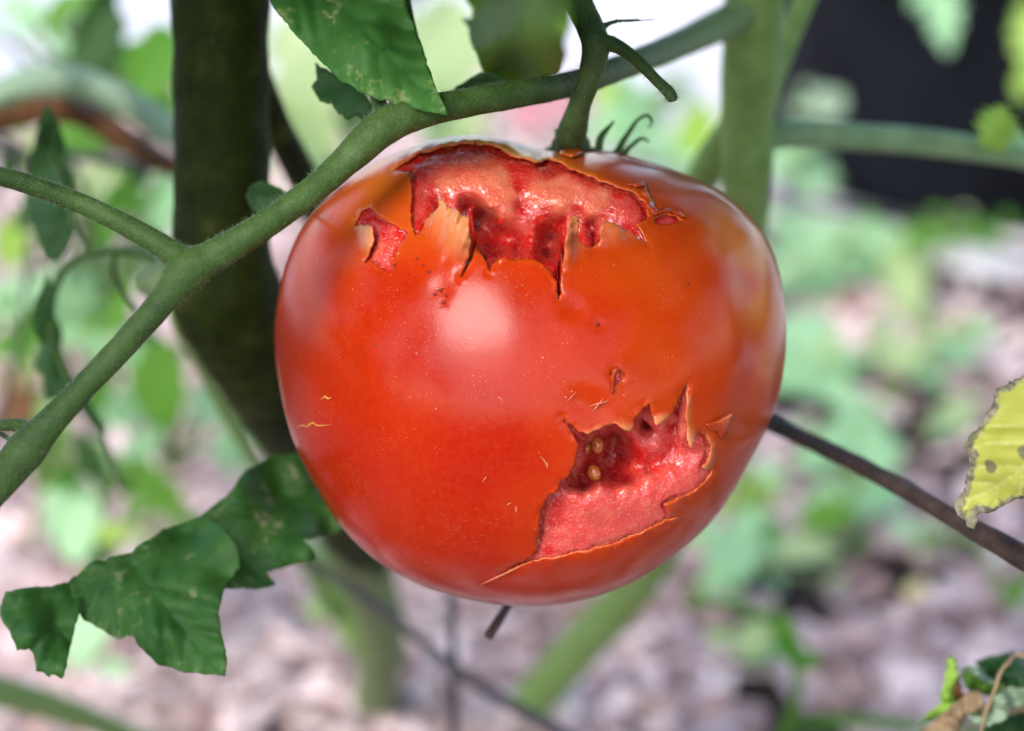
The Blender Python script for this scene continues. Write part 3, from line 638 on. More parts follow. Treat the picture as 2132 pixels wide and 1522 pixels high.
# added unseen stems and leaves above the view, put in to shade the fruit
TOMW = P(1105, 770, np.array(.43))
for pts in ([(455, -150, .468, 200), (440, -700, .46, 150), (470, -1300, .46, 110), (520, -2000, .47, 70)], [(450, -500, .465, 60), (900, -1000, .36, 50), (1500, -1300, .30, 30)], [(450, -700, .46, 60), (0, -1000, .38, 50), (-900, -900, .34, 30)], [(470, -1100, .46, 50), (900, -1500, .52, 44), (1700, -1700, .52, 30)], [(450, -400, .465, 50), (-300, -300, .42, 40), (-900, 100, .36, 24)]):
    v, f, C, R = tube_px(pts, 8, 10); mesh_obj('added_upper_stem', v, f, M['stemR'], pl)
cvs = []; tries = 0
sd3 = np.array(sdir)
while len(cvs) < 300 and tries < 20000:
    tries += 1
    u = rng.normal(size=3); u /= np.linalg.norm(u); el = math.degrees(math.asin(u[2]))
    if el < 8 or (u[1] > 0.1 and el < 20): continue
    if el > 58 and random.random() < .45: continue
    if el < 42 and random.random() < .55: continue
    if u @ sd3 > math.cos(math.radians(15)): continue  # gap kept open so the sun can make the highlight
    if u @ -FW > math.cos(math.radians(16)): continue
    r = random.uniform(.14, .27); c = TOMW + u*r
    px, py, d = PX(c)
    if d > .03 and -330 < px < 2460 and -330 < py < 1850: continue
    if d < .25 and d > -.02 and abs(c[0]) < .16 and c[2] < .62: continue
    L = random.uniform(.035, .06); t = np.cross(u, rng.normal(size=3)); t /= np.linalg.norm(t); t[2] -= .4; t -= u*(t @ u)*.8; t /= np.linalg.norm(t)
    cvs.append(leaf_mesh(c - t*L/2, c + t*L/2, u + rng.normal(0, .35, 3), L*random.uniform(.5, .7), .3, .4, .15, 8, 5))
v, f = merge(cvs); mesh_obj('added_shade_leaves', v, f, M['leafB'], pl, kind='stuff')

# ------------------------------------------------------------------ traced leaves: real blades at their own depth
def blade(name, poly, depths, ribs, mat, parent, sp=9, relief=.0009, jit=1.2, thick=.00025, nscale=70, namp=.0022, fine=.0004, sidegap=55):
    pr = refine(poly, sp*.9, jit); xs, ys = pr[:, 0], pr[:, 1]
    gx = np.arange(xs.min(), xs.max(), sp); gy = np.arange(ys.min(), ys.max(), sp*.87)
    X, Y = np.meshgrid(gx, gy); X = X + (np.arange(len(gy)) % 2)[:, None]*sp/2 + rng.normal(0, sp*.08, X.shape); Y = Y + rng.normal(0, sp*.08, Y.shape)
    X, Y = X.ravel(), Y.ravel(); segs = polysegs(pr); k = inpoly(X, Y, pr) & (segdist(X, Y, segs) > sp*.5)
    pts = [Vector(p) for p in zip(np.r_[xs, X[k]], np.r_[ys, Y[k]])]; n = len(xs)
    vo, _, fo, *_ = delaunay_2d_cdt(pts, [(i, (i+1) % n) for i in range(n)], [], 0, 1e-4)
    q = np.array([(v.x, v.y) for v in vo]); fo = np.array([t for t in fo if len(t) == 3]); ce = q[fo].mean(1); fo = fo[inpoly(ce[:, 0], ce[:, 1], pr)]
    # side veins
    main = []; side = []
    for rb in ribs:
        rb = catmull(rb, 6); main += polysegs(rb, False); acc = 0; flip = 1
        for i in range(1, len(rb)):
            d = rb[i]-rb[i-1]; acc += np.hypot(*d)
            if acc > sidegap:
                acc = 0; t = d/np.hypot(*d)
                for s in (1, -1):
                    a = math.radians(48)*s; dr = np.array([t[0]*math.cos(a)-t[1]*math.sin(a), t[0]*math.sin(a)+t[1]*math.cos(a)])
                    p0 = rb[i]; prev = p0
                    for st in range(1, 5):
                        nx = p0 + dr*st*34 + t*st*st*3.0; side.append((tuple(prev), tuple(nx))); prev = nx
    x, y = q[:, 0], q[:, 1]
    dm = segdist(x, y, main); ds = segdist(x, y, side) if side else dm
    dv = np.minimum(dm, ds*1.3); d = idw(x, y, depths, 2.2)
    d = d - relief*np.clip(dv/26, 0, 1)**.7
    W3 = P(x, y, d); d = d + np.array([namp*nz(p, nscale) + fine*nz(p, nscale*5) for p in W3]); W3 = P(x, y, d)
    ed = segdist(x, y, segs)
    o = mesh_obj(name, W3, fo[:, ::-1], M[mat] if isinstance(mat, str) else mat, parent, attrs={'vein': np.clip(np.minimum(dm/4.5, ds/3.2), 0, 1), 'edge': np.clip(ed/40, 0, 1)})
    solidify(o, thick, 0); return o
Z5 = lambda pts: [(x/2.805, 980+y/2.805) for x, y in pts]
LA = Z5([(0, 800), (30, 710), (90, 695), (150, 685), (240, 680), (320, 670), (430, 640), (500, 660), (480, 760), (450, 880), (432, 940), (420, 1000), (405, 1060), (390, 1120), (375, 1180), (360, 1215), (330, 1195), (300, 1190), (285, 1205), (250, 1175), (210, 1170), (205, 1110), (190, 1060), (165, 1035), (150, 1045), (100, 1050), (85, 1000), (60, 940), (30, 905), (10, 860)])
LB = Z5([(400, 650), (460, 600), (520, 540), (570, 525), (620, 532), (660, 500), (720, 490), (770, 480), (800, 440), (850, 410), (900, 385), (950, 340), (1000, 328), (1050, 310), (1100, 292), (1180, 256), (1300, 330), (1400, 450), (1400, 560), (1310, 690), (1290, 770), (1275, 830), (1285, 880), (1290, 940), (1305, 990), (1320, 1050), (1326, 1110), (1316, 1203), (1260, 1188), (1200, 1192), (1140, 1180), (1080, 1182), (1010, 1150), (930, 1135), (890, 1100), (860, 1070), (820, 1030), (800, 1008), (780, 965), (740, 960), (700, 985), (680, 985), (640, 960), (600, 930), (560, 912), (530, 890), (490, 875), (440, 800)])
LC = Z5([(1060, 310), (1120, 290), (1180, 256), (1230, 215), (1330, 140), (1370, 90), (1400, 40), (1430, 0), (1600, -90), (1780, -110), (1950, -60), (2060, 100), (2060, 300), (1990, 352), (1930, 380), (1880, 385), (1820, 395), (1765, 392), (1795, 430), (1830, 470), (1845, 508), (1810, 530), (1780, 542), (1720, 545), (1640, 570), (1558, 592), (1580, 630), (1612, 662), (1550, 685), (1480, 695), (1400, 690), (1310, 692), (1250, 620), (1150, 480)])
Zf = lambda pts: np.array(Z5(pts))
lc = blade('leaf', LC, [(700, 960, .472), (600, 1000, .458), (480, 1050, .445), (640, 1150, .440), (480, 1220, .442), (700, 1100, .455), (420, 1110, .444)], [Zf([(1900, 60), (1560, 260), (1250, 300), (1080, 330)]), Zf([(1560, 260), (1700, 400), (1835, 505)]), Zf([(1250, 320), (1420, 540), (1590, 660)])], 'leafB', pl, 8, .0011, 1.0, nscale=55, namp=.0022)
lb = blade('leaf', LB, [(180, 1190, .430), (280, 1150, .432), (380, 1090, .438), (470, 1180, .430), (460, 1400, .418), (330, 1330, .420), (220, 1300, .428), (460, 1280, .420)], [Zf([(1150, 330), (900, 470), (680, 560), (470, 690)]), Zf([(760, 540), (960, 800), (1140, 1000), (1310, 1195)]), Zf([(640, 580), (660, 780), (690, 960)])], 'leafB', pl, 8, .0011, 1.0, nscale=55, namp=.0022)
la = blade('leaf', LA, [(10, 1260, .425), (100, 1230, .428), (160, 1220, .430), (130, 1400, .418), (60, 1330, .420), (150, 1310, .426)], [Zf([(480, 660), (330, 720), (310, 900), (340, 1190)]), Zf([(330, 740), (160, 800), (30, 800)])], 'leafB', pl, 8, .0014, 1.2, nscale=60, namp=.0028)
v, f, C, R = tube_px([(160, 1220, .431, 14), (260, 1170, .434, 16), (420, 1095, .446, 20), (560, 1015, .459, 24), (680, 965, .474, 28), (720, 1000, .52, 30), (715, 1070, .61, 34)], 8, 10); mesh_obj('leaf_stalk', v, f, M['stalk'], pl)

LT = [(520, -120), (548, -40), (562, 0), (574, 22), (590, 42), (606, 62), (628, 84), (648, 108), (668, 128), (690, 148), (708, 168), (728, 176), (748, 192), (772, 200), (790, 210), (812, 212), (832, 222), (858, 224), (880, 232), (905, 236), (932, 241), (928, 225), (918, 206), (908, 184), (900, 160), (893, 140), (884, 118), (878, 92), (868, 72), (862, 50), (850, 26), (843, 0), (826, -40), (790, -100), (700, -170), (590, -170)]
lt = blade('leaf', LT, [(560, -100, .425), (700, -60, .415), (600, 60, .404), (760, 120, .400), (850, 40, .408), (925, 236, .393), (800, 200, .396)], [np.array([(570, -140), (690, -10), (790, 100), (930, 238)])], 'leafT', pl, 8, .0009, 1.0, nscale=60, namp=.0014)
v, f, C, R = tube_px([(575, -140, .426, 22), (530, -150, .44, 26), (470, -140, .466, 30)], 8, 10); mesh_obj('leaf_stalk', v, f, M['stalk'], lt)
# dark leaf behind the top leaf
LD = [(655, 130), (690, 150), (720, 150), (760, 190), (780, 230), (770, 258), (740, 240), (725, 250), (700, 232), (690, 215), (665, 210), (648, 180), (660, 165)]
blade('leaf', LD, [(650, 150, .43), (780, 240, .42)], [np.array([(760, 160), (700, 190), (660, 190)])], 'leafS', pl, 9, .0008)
v, f, C, R = tube_px([(840, -60, .425, 14), (852, 20, .42, 14), (866, 80, .418, 13), (880, 130, .416, 10), (840, 190, .41, 8), (800, 230, .401, 12)], 8, 8); mesh_obj('leaf_stalk', v, f, M['stalk'], pl)
# blurred browning leaf at the top
LBr = [(965, -60), (968, 0), (985, 18), (982, 40), (962, 38), (975, 58), (980, 90), (992, 110), (1005, 150), (1020, 172), (1060, 185), (1110, 178), (1140, 160), (1165, 150), (1180, 120), (1176, 90), (1190, 50), (1195, -20), (1150, -90), (1030, -100)]
lr = blade('leaf', LBr, [(970, 0, .475), (1180, 60, .3), (1060, 180, .45)], [np.array([(1080, -90), (1075, 40), (1080, 180)])], 'leafBr', pr_, 9, .0012)
v, f, C, R = tube_px([(1080, -95, .468, 18), (1140, -110, .44, 20), (1186, -90, .415, 22)], 8, 8); mesh_obj('leaf_stalk', v, f, M['stalk'], lr)
# dark leaf lying behind the branch
LBk = [(930, 195), (960, 175), (1000, 150), (1040, 155), (1060, 172), (1030, 190), (990, 205), (950, 212)]
lk = blade('leaf', LBk, [(930, 195, .43), (1060, 170, .43)], [np.array([(1050, 170), (990, 180), (935, 200)])], 'leafS', pr_, 9)
v, f, C, R = tube_px([(1045, 172, .43, 10), (1080, 192, .414, 12)], 6, 8); mesh_obj('leaf_stalk', v, f, M['stalk'], lk)
# narrow hanging leaves at the left
L1 = [(98, 205), (112, 240), (128, 275), (142, 320), (152, 370), (158, 430), (155, 480), (140, 520), (120, 545), (95, 540), (78, 500), (62, 440), (58, 380), (62, 330), (72, 290), (85, 245)]
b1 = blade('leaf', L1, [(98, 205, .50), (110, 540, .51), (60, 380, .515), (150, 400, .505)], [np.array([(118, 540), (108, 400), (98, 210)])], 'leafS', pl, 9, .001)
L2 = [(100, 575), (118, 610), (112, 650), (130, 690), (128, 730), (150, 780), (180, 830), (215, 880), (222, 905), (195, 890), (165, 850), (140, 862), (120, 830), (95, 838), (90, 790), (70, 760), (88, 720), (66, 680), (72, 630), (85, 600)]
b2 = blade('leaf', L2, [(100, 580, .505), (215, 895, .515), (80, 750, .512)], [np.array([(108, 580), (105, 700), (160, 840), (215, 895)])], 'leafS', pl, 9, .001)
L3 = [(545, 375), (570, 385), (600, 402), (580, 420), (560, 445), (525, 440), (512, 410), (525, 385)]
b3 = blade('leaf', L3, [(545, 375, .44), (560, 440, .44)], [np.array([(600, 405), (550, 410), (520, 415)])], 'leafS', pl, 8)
v, f, C, R = tube_px([(590, 408, .44, 10), (620, 415, .41, 12), (640, 410, .392, 14)], 6, 8); mesh_obj('leaf_stalk', v, f, M['stalk'], b3)

# ------------------------------------------------------------------ dark cane with its broken twig
cn = thing('cane', 'dark brown woody cane running out from behind the tomato with a broken twig', 'cane', tuple(P(2700, 1470, .50)))
c1 = [(1180, 650, .505, 35), (1330, 735, .50, 37), (1480, 815, .492, 37), (1600, 878, .482, 37), (1720, 935, .468, 37), (1850, 1000, .452, 39), (1980, 1075, .435, 41), (2132, 1160, .42, 52), (2320, 1260, .41, 54), (2520, 1370, .42, 56), (2760, 1560, .52, 52), (2850, 1760, .72, 41)]
v, f, C, R = tube_px(c1, 14, 18, .10, 180); mesh_obj('cane_stem', v, f, M['cane'], cn)
v, f, C, R = tube_px([(1400, 775, .497, 26), (1300, 900, .478, 24), (1150, 1120, .464, 22), (1060, 1258, .45, 19), (1035, 1297, .446, 20), (1017, 1324, .444, 21)], 10, 12, .14, 500); mesh_obj('twig', v, f, M['cane'], cn)

# ------------------------------------------------------------------ wilted shoot at the right with its yellow leaf
wb = G(2330, 1680)
ws = thing('tomato_shoot', 'wilting tomato shoot with a yellow grey spotted leaf and curled dry leaves', 'plant', tuple(wb))
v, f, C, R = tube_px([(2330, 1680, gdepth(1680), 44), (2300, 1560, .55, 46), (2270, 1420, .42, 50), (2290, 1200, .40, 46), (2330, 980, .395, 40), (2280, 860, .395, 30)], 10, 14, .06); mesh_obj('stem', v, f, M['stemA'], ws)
Z8 = lambda pts: [(1420+x/1.851, 700+y/1.851) for x, y in pts]
LY = Z8([(1043, 652), (1065, 622), (1085, 590), (1096, 545), (1104, 500), (1098, 450), (1088, 412), (1115, 375), (1150, 335), (1178, 290), (1196, 262), (1200, 225), (1212, 200), (1240, 188), (1262, 172), (1318, 150), (1420, 130), (1560, 200), (1600, 340), (1560, 500), (1460, 590), (1318, 622), (1280, 630), (1250, 645), (1215, 665), (1180, 682), (1150, 680), (1138, 700), (1128, 745), (1100, 735), (1082, 705), (1062, 690)])
ly = blade('leaf', LY, [(1985, 1050, .402), (2060, 830, .398), (2132, 960, .392), (2250, 900, .396), (2030, 1090, .400)], [np.array([(2275, 865), (2180, 930), (2080, 1010), (1990, 1052)])], 'leafY', ws, 8, .0009, 2.0, namp=.0012)
ly['label'] = 'yellow leaf with grey spots and ragged grey margins'
v, f, C, R = tube_px([(2270, 868, .396, 16), (2290, 900, .395, 18), (2318, 960, .395, 20)], 6, 8); mesh_obj('leaf_stalk', v, f, M['stalk'], ly)
CL = [('dark', [(2050, 1512), (2090, 1497), (2112, 1467), (2200, 1470), (2240, 1560), (2120, 1600), (2020, 1580)], .476, (2150, 1540)),
      ('leafS', [(2030, 1380), (2060, 1366), (2100, 1358), (2150, 1356), (2210, 1380), (2190, 1430), (2120, 1442), (2070, 1425), (2045, 1398)], .470, (2120, 1400)),
      ('mid', [(1998, 1398), (2020, 1402), (2045, 1412), (2072, 1424), (2150, 1440), (2100, 1452), (2060, 1450), (2030, 1442), (2010, 1430)], .462, (2050, 1430)),
      ('strip', [(1996, 1392), (2015, 1385), (2040, 1394), (2060, 1410), (2074, 1425), (2045, 1415), (2012, 1404)], .458, (2036, 1402)),
      ('lime', [(1910, 1504), (1930, 1488), (1955, 1470), (1961, 1440), (1967, 1410), (1974, 1370), (1984, 1364), (1992, 1400), (1988, 1440), (1992, 1462), (2090, 1490), (1980, 1486), (1940, 1498)], .456, (1972, 1450)),
      ('brown', [(1976, 1366), (1990, 1374), (1998, 1420), (2006, 1445), (2080, 1478), (1998, 1464), (1988, 1455), (1984, 1410)], .454, (1994, 1430)),
      ('tan', [(1905, 1530), (1950, 1497), (1990, 1465), (2015, 1440), (2035, 1436), (2046, 1450), (2045, 1464), (2100, 1480), (2022, 1482), (2006, 1502), (1992, 1535), (1930, 1560)], .452, (2000, 1490)),
      ('strip', [(2014, 1492), (2048, 1482), (2068, 1452), (2100, 1430), (2150, 1436), (2190, 1470), (2112, 1468), (2092, 1498), (2062, 1510), (2030, 1508)], .450, (2090, 1465)),
      ('leafS', [(2085, 1405), (2110, 1398), (2160, 1400), (2190, 1440), (2130, 1452), (2095, 1440)], .452, (2130, 1425))]
for m, poly, dd, tipc in CL:
    b_ = blade('leaf', poly, [(p[0], p[1], dd + random.uniform(-.006, .006)) for p in poly] + [(tipc[0], tipc[1], dd - .006)], [np.array([(max(p[0] for p in poly), tipc[1]+10), tipc, (min(p[0] for p in poly), poly[0][1])], float)], m, ws, 7, .001, 1.6, nscale=140, namp=.003, fine=.0012)
    rx = max(poly, key=lambda p: p[0]); v, f, C, R = tube_px([(rx[0]-12, rx[1], dd, 9), (2235, 1455, .455, 10), (2272, 1440, .424, 12)], 6, 8); mesh_obj('leaf_stalk', v, f, M['tan'], b_)
for pts in ([(2268, 1430, .43, 9), (2132, 1366, .448, 11), (2100, 1380, .446, 9), (2082, 1402, .445, 8), (2070, 1440, .445, 8), (2052, 1482, .445, 7), (2040, 1540, .447, 6)],):
    v, f, C, R = tube_px(pts, 8, 8, .3, 400); mesh_obj('dry_leaf_stalk', v, f, M['tan'], ws)

# thin sprig
sgp = thing('sprig', 'thin green sprig with one small leaf rising from the mulch', 'sprig', tuple(G(1600, 1600)))
v, f, C, R = tube_px([(1600, 1600, gdepth(1600)-.003, 26), (1640, 1510, .74, 30), (1660, 1440, .70, 20), (1655, 1380, .69, 20), (1620, 1310, .69, 20), (1560, 1270, .70, 18), (1480, 1255, .71, 16), (1430, 1265, .72, 12)], 8, 8); mesh_obj('stem', v, f, M['mid'], sgp)
v, f, C, R = tube_px([(1635, 1515, .745, 24), (1760, 1500, .74, 26), (1900, 1512, .74, 24), (2050, 1530, .74, 22)], 8, 8); mesh_obj('stem', v, f, M['mid'], sgp)
for (px, py, sz, asp, an) in [(1645, 1350, 95, .55, -60), (1685, 1375, 60, .6, 10), (1640, 1310, 60, .5, -50)]:
    a, e, nv, w = leaf_at(px, py, .685, sz, asp, an, .2); v, f = leaf_mesh(a, e, nv, w, .1); mesh_obj('leaf', v, f, M['mid'], sgp)
# leaning stem at the lower left
ls = thing('garden_vine', 'blurred olive stem leaning across the mulch under the toothed leaf', 'stem', tuple(G(330, 1560)))
v, f, C, R = tube_px([(330, 1560, gdepth(1560)-.002, 50), (240, 1520, .80, 56), (120, 1475, .72, 62), (0, 1440, .66, 66), (-160, 1400, .60, 70)], 8, 14, .05, 150); mesh_obj('stem_length', v, f, M['stemR'], ls)

# ================================================================== TOMATO
TC_PX = np.array([1105.0, 770.0]); TD = .431
OUT = np.array([(985, 279), (1060, 290), (1110, 308), (1150, 317), (1200, 311), (1270, 315), (1340, 335), (1420, 360), (1490, 390), (1545, 430), (1590, 480), (1615, 540), (1630, 610), (1636, 680), (1632, 760), (1615, 840), (1590, 900), (1555, 965), (1520, 1030), (1470, 1095), (1400, 1155), (1330, 1205), (1250, 1240), (1180, 1256), (1100, 1262), (1020, 1255), (940, 1238), (860, 1210), (790, 1170), (720, 1105), (670, 1035), (625, 950), (598, 880), (582, 810), (572, 740), (570, 680), (578, 610), (590, 560), (615, 495), (650, 440), (700, 395), (760, 350), (820, 318), (880, 295), (930, 283)], float)
_th = np.arctan2(-(OUT[:, 1]-TC_PX[1]), OUT[:, 0]-TC_PX[0]); _rr = np.hypot(OUT[:, 0]-TC_PX[0], OUT[:, 1]-TC_PX[1])
_o = np.argsort(_th); _th, _rr = _th[_o], _rr[_o]
_tg = np.linspace(-math.pi, math.pi, 721)[:-1]; _rg = np.interp(_tg, _th, _rr, period=2*math.pi)
def smoothp(a, w):
    k = np.exp(-.5*(np.arange(-4*w, 4*w+1)/w)**2); k /= k.sum(); b = np.r_[a[-4*w:], a, a[:4*w]]; return np.convolve(b, k, 'valid')
_r1 = smoothp(_rg, 4)/1.0055; _r2 = smoothp(_rg, 45)/1.0055
TCW = P(TC_PX[0], TC_PX[1], np.array(TD)); SC = TD/K; DF, DB = .0415, .036
def sstep(x, a, b): t = np.clip((x-a)/(b-a), 0, 1); return t*t*(3-2*t)
def az2w(phi, th):
    w = sstep(phi, .55, 1.35); r = (np.interp(th, _tg, _r1, period=2*math.pi)*w + np.interp(th, _tg, _r2, period=2*math.pi)*(1-w))*SC
    d = np.where(phi < math.pi/2, DF, DB)
    ca = np.cos(phi); dz = d*np.sign(ca)*np.abs(ca)**.96
    s = np.sin(phi)
    return TCW + (r*s*np.cos(th))[..., None]*RT + (r*s*np.sin(th))[..., None]*UP - dz[..., None]*FW
def px2az(x, y):
    x = np.asarray(x, float); y = np.asarray(y, float); dx = x-TC_PX[0]; dy = -(y-TC_PX[1]); tr = np.hypot(dx, dy)+1e-6; tt = np.arctan2(dy, dx)
    rho = tr/(np.interp(tt, _tg, _r2, period=2*math.pi)); th = tt.copy()
    for _ in range(25):
        rho = np.clip(rho, 1e-5, .9965); q = az2w(np.arcsin(rho), th); ax, ay, _d = PX(q)
        ax = ax-TC_PX[0]; ay = -(ay-TC_PX[1]); rho = rho*(.3 + .7*tr/(np.hypot(ax, ay)+1e-6))
        th = th + (((tt-np.arctan2(ay, ax)+math.pi) % (2*math.pi))-math.pi)
    return np.arcsin(np.clip(rho, 1e-5, .9965)), th
def sdepth(x, y): p, t = px2az(x, y); return PX(az2w(p, t))[2], p
def snormal(x, y):
    p, t = px2az(x, y); e = 1e-3
    a = az2w(p+e, t)-az2w(p-e, t); b = az2w(p, t+e)-az2w(p, t-e); n = np.cross(a, b); n /= np.linalg.norm(n, axis=-1)[..., None]
    c = az2w(p, t)-TCW; return n*np.sign((n*c).sum(-1))[..., None]

# torn openings (px, py, flesh depth in mm right at the edge)
H1 = [(816, 353, .5), (835, 340, .6), (848, 331, .8), (883, 312, .9), (925, 300, .9), (967, 294, .9), (1009, 295, .9), (1038, 302, 1), (1055, 314, 1.4), (1080, 326, 1.4), (1115, 335, 1.2), (1136, 327, 1), (1168, 336, 1.2), (1210, 353, 1.4), (1263, 377, 1.5), (1298, 390, 1.2), (1322, 396, 1), (1332, 408, 1.5), (1344, 420, 1.5), (1354, 447, 1.0), (1340, 460, .9), (1326, 466, 1.2), (1334, 478, 1.0), (1349, 502, .8), (1330, 494, 1.5), (1312, 480, 2.5), (1290, 466, 4), (1270, 460, 5), (1256, 464, 6), (1249, 480, 6), (1251, 500, 5), (1236, 510, 4), (1220, 514, 5), (1206, 500, 6), (1204, 475, 7), (1207, 450, 7), (1200, 446, 7), (1190, 450, 7), (1180, 490, 8), (1174, 530, 8), (1169, 570, 6), (1168, 600, 4), (1164, 624, 1.2), (1158, 590, 4), (1150, 572, 5), (1141, 558, 5), (1115, 541, 5), (1080, 536, 5), (1038, 540, 5), (1024, 550, 4), (1018, 566, 1.2), (1012, 543, 4), (990, 510, 5), (984, 530, 4), (972, 556, 2), (955, 580, .7), (966, 556, 2), (976, 528, 4), (981, 500, 6), (975, 470, 7), (976, 451, 7), (955, 441, 7), (930, 425, 6), (914, 408, 5), (907, 413, 5), (911, 427, 5), (898, 442, 4), (884, 460, 2.5), (874, 480, 1.2), (864, 488, .6), (856, 465, 1), (853, 440, 1.1), (856, 400, 1.2), (853, 352, .8)]
H2 = [(746, 451, .5), (757, 435, .6), (767, 430, .6), (780, 438, .6), (784, 450, .7), (800, 458, .5), (828, 470, .4), (848, 482, .35), (835, 502, .4), (820, 530, .5), (808, 566, .4), (797, 560, .5), (785, 552, .6), (770, 540, .7), (754, 545, .5), (763, 530, .8), (771, 510, .8), (775, 490, .8), (774, 469, .8), (752, 467, .6), (735, 468, .4)]
H3 = [(1362, 452, .6), (1385, 444, .6), (1410, 446, .6), (1424, 455, .4), (1405, 463, .5), (1380, 466, .6), (1366, 461, .6)]
H4 = [(1170, 869, .5), (1188, 882, 1), (1203, 898, 3), (1225, 904, 6), (1240, 897, 7), (1254, 891, 7), (1270, 885, 7), (1284, 882, 7), (1299, 895, 7), (1315, 902, 6), (1322, 878, 6), (1335, 856, 6), (1352, 838, 4), (1359, 860, 6), (1367, 886, 6), (1387, 875, 5), (1405, 860, 4), (1416, 830, 2.5), (1433, 799, .8), (1430, 830, 1.6), (1431, 867, 2.5), (1435, 893, 3), (1432, 915, 3), (1439, 934, 3), (1446, 916, 2), (1454, 908, 1.6), (1462, 903, 1.2), (1474, 908, 1.2), (1484, 930, 1.2), (1480, 956, 1), (1466, 976, .8), (1487, 980, .6), (1468, 1007, .3), (1435, 1029, .3), (1409, 1040, .8), (1386, 1054, .9), (1394, 1070, .7), (1412, 1076, .6), (1383, 1088, .3), (1335, 1110, .3), (1284, 1132, .3), (1232, 1147, .3), (1181, 1158, .3), (1133, 1165, .3), (1100, 1173, .6), (1070, 1186, .4), (1040, 1199, .3), (1085, 1174, .5), (1107, 1158, .8), (1120, 1151, 1.2), (1116, 1136, 1.8), (1124, 1117, 2.2), (1122, 1103, 2.4), (1127, 1073, 2.6), (1137, 1040, 3), (1144, 1029, 3.4), (1160, 1024, 3.8), (1166, 1007, 5), (1188, 989, 7), (1201, 959, 7), (1205, 926, 6), (1195, 908, 3), (1181, 886, 1)]
H5 = [(1272, 778, .4), (1282, 769, .5), (1292, 774, .5), (1297, 790, .4), (1290, 801, .4), (1281, 800, .5), (1276, 787, .5)]
HOLES = [H1, H2, H3, H4, H5]
HR = [refine(h, 5, .8) for h in HOLES]
H_ALL = sum([polysegs(h) for h in HR], [])

RIPE = [(985, 285, .85), (900, 320, .55), (1100, 315, .95), (780, 370, .6), (700, 430, .5), (740, 440, .5), (680, 520, .25), (1300, 350, .45), (1220, 330, .6), (1450, 390, .55), (1530, 440, .75), (1575, 520, .78), (1598, 640, .7), (1605, 760, .62), (1570, 900, .42), (1500, 1040, .3), (1480, 600, .34), (1400, 480, .36), (650, 600, .12), (600, 750, .02), (700, 1000, .02), (1000, 900, 0), (1200, 650, .22), (1350, 700, .32), (1300, 810, .28), (1480, 800, .3), (1100, 1200, .16), (1300, 1180, .26), (800, 600, .06), (840, 430, .42), (1060, 650, .12), (900, 750, .05), (1000, 1080, .06), (1540, 600, .45), (1550, 760, .3), (800, 480, .35), (1230, 570, .32)]
DENTS = [(1195, 640, 28, .5), (1240, 850, 34, .5), (1200, 830, 30, .35), (915, 600, 24, .3), (1370, 760, 40, .25), (1250, 600, 30, .3), (1150, 700, 40, .15), (1320, 560, 40, .25), (840, 560, 40, .25), (1410, 930, 60, .2), (1245, 674, 7, .5), (1433, 592, 5, .4), (922, 628, 6, .35)]
SHOULDER = polysegs([(1215, 322), (1330, 345), (1420, 385), (1490, 440), (1545, 530), (1572, 640), (1578, 760), (1550, 880)], False)
def relief(Wp, x, y, fr):
    """small relief of the skin: wavering torn rims, dents, the crease of the right shoulder, soft unevenness"""
    nn = Wp - TCW; nn /= np.linalg.norm(nn, axis=1)[:, None]
    lift = np.zeros(len(Wp)); sd = np.full(len(Wp), 99.); sd[fr] = segdist(x[fr], y[fr], H_ALL)
    wav = np.array([nz((a, b, 3.1), .035)*.6 + nz((a, b, 7.7), .09)*.4 for a, b in zip(x, y)])
    lift += np.exp(-(sd/9)**2)*(-.0001 + .00075*wav)
    for px, py, r, mm in DENTS: lift[fr] -= (np.exp(-(((x-px)**2+(y-py)**2)/r**2))*mm*1e-3)[fr]
    gv = segdist(x, y, SHOULDER); lift[fr] -= (np.exp(-(gv/34)**2)*.0006)[fr]
    lift += np.array([nz(p, 38)*.00035 + nz(p, 110)*.00011 for p in Wp])
    return nn, lift, sd
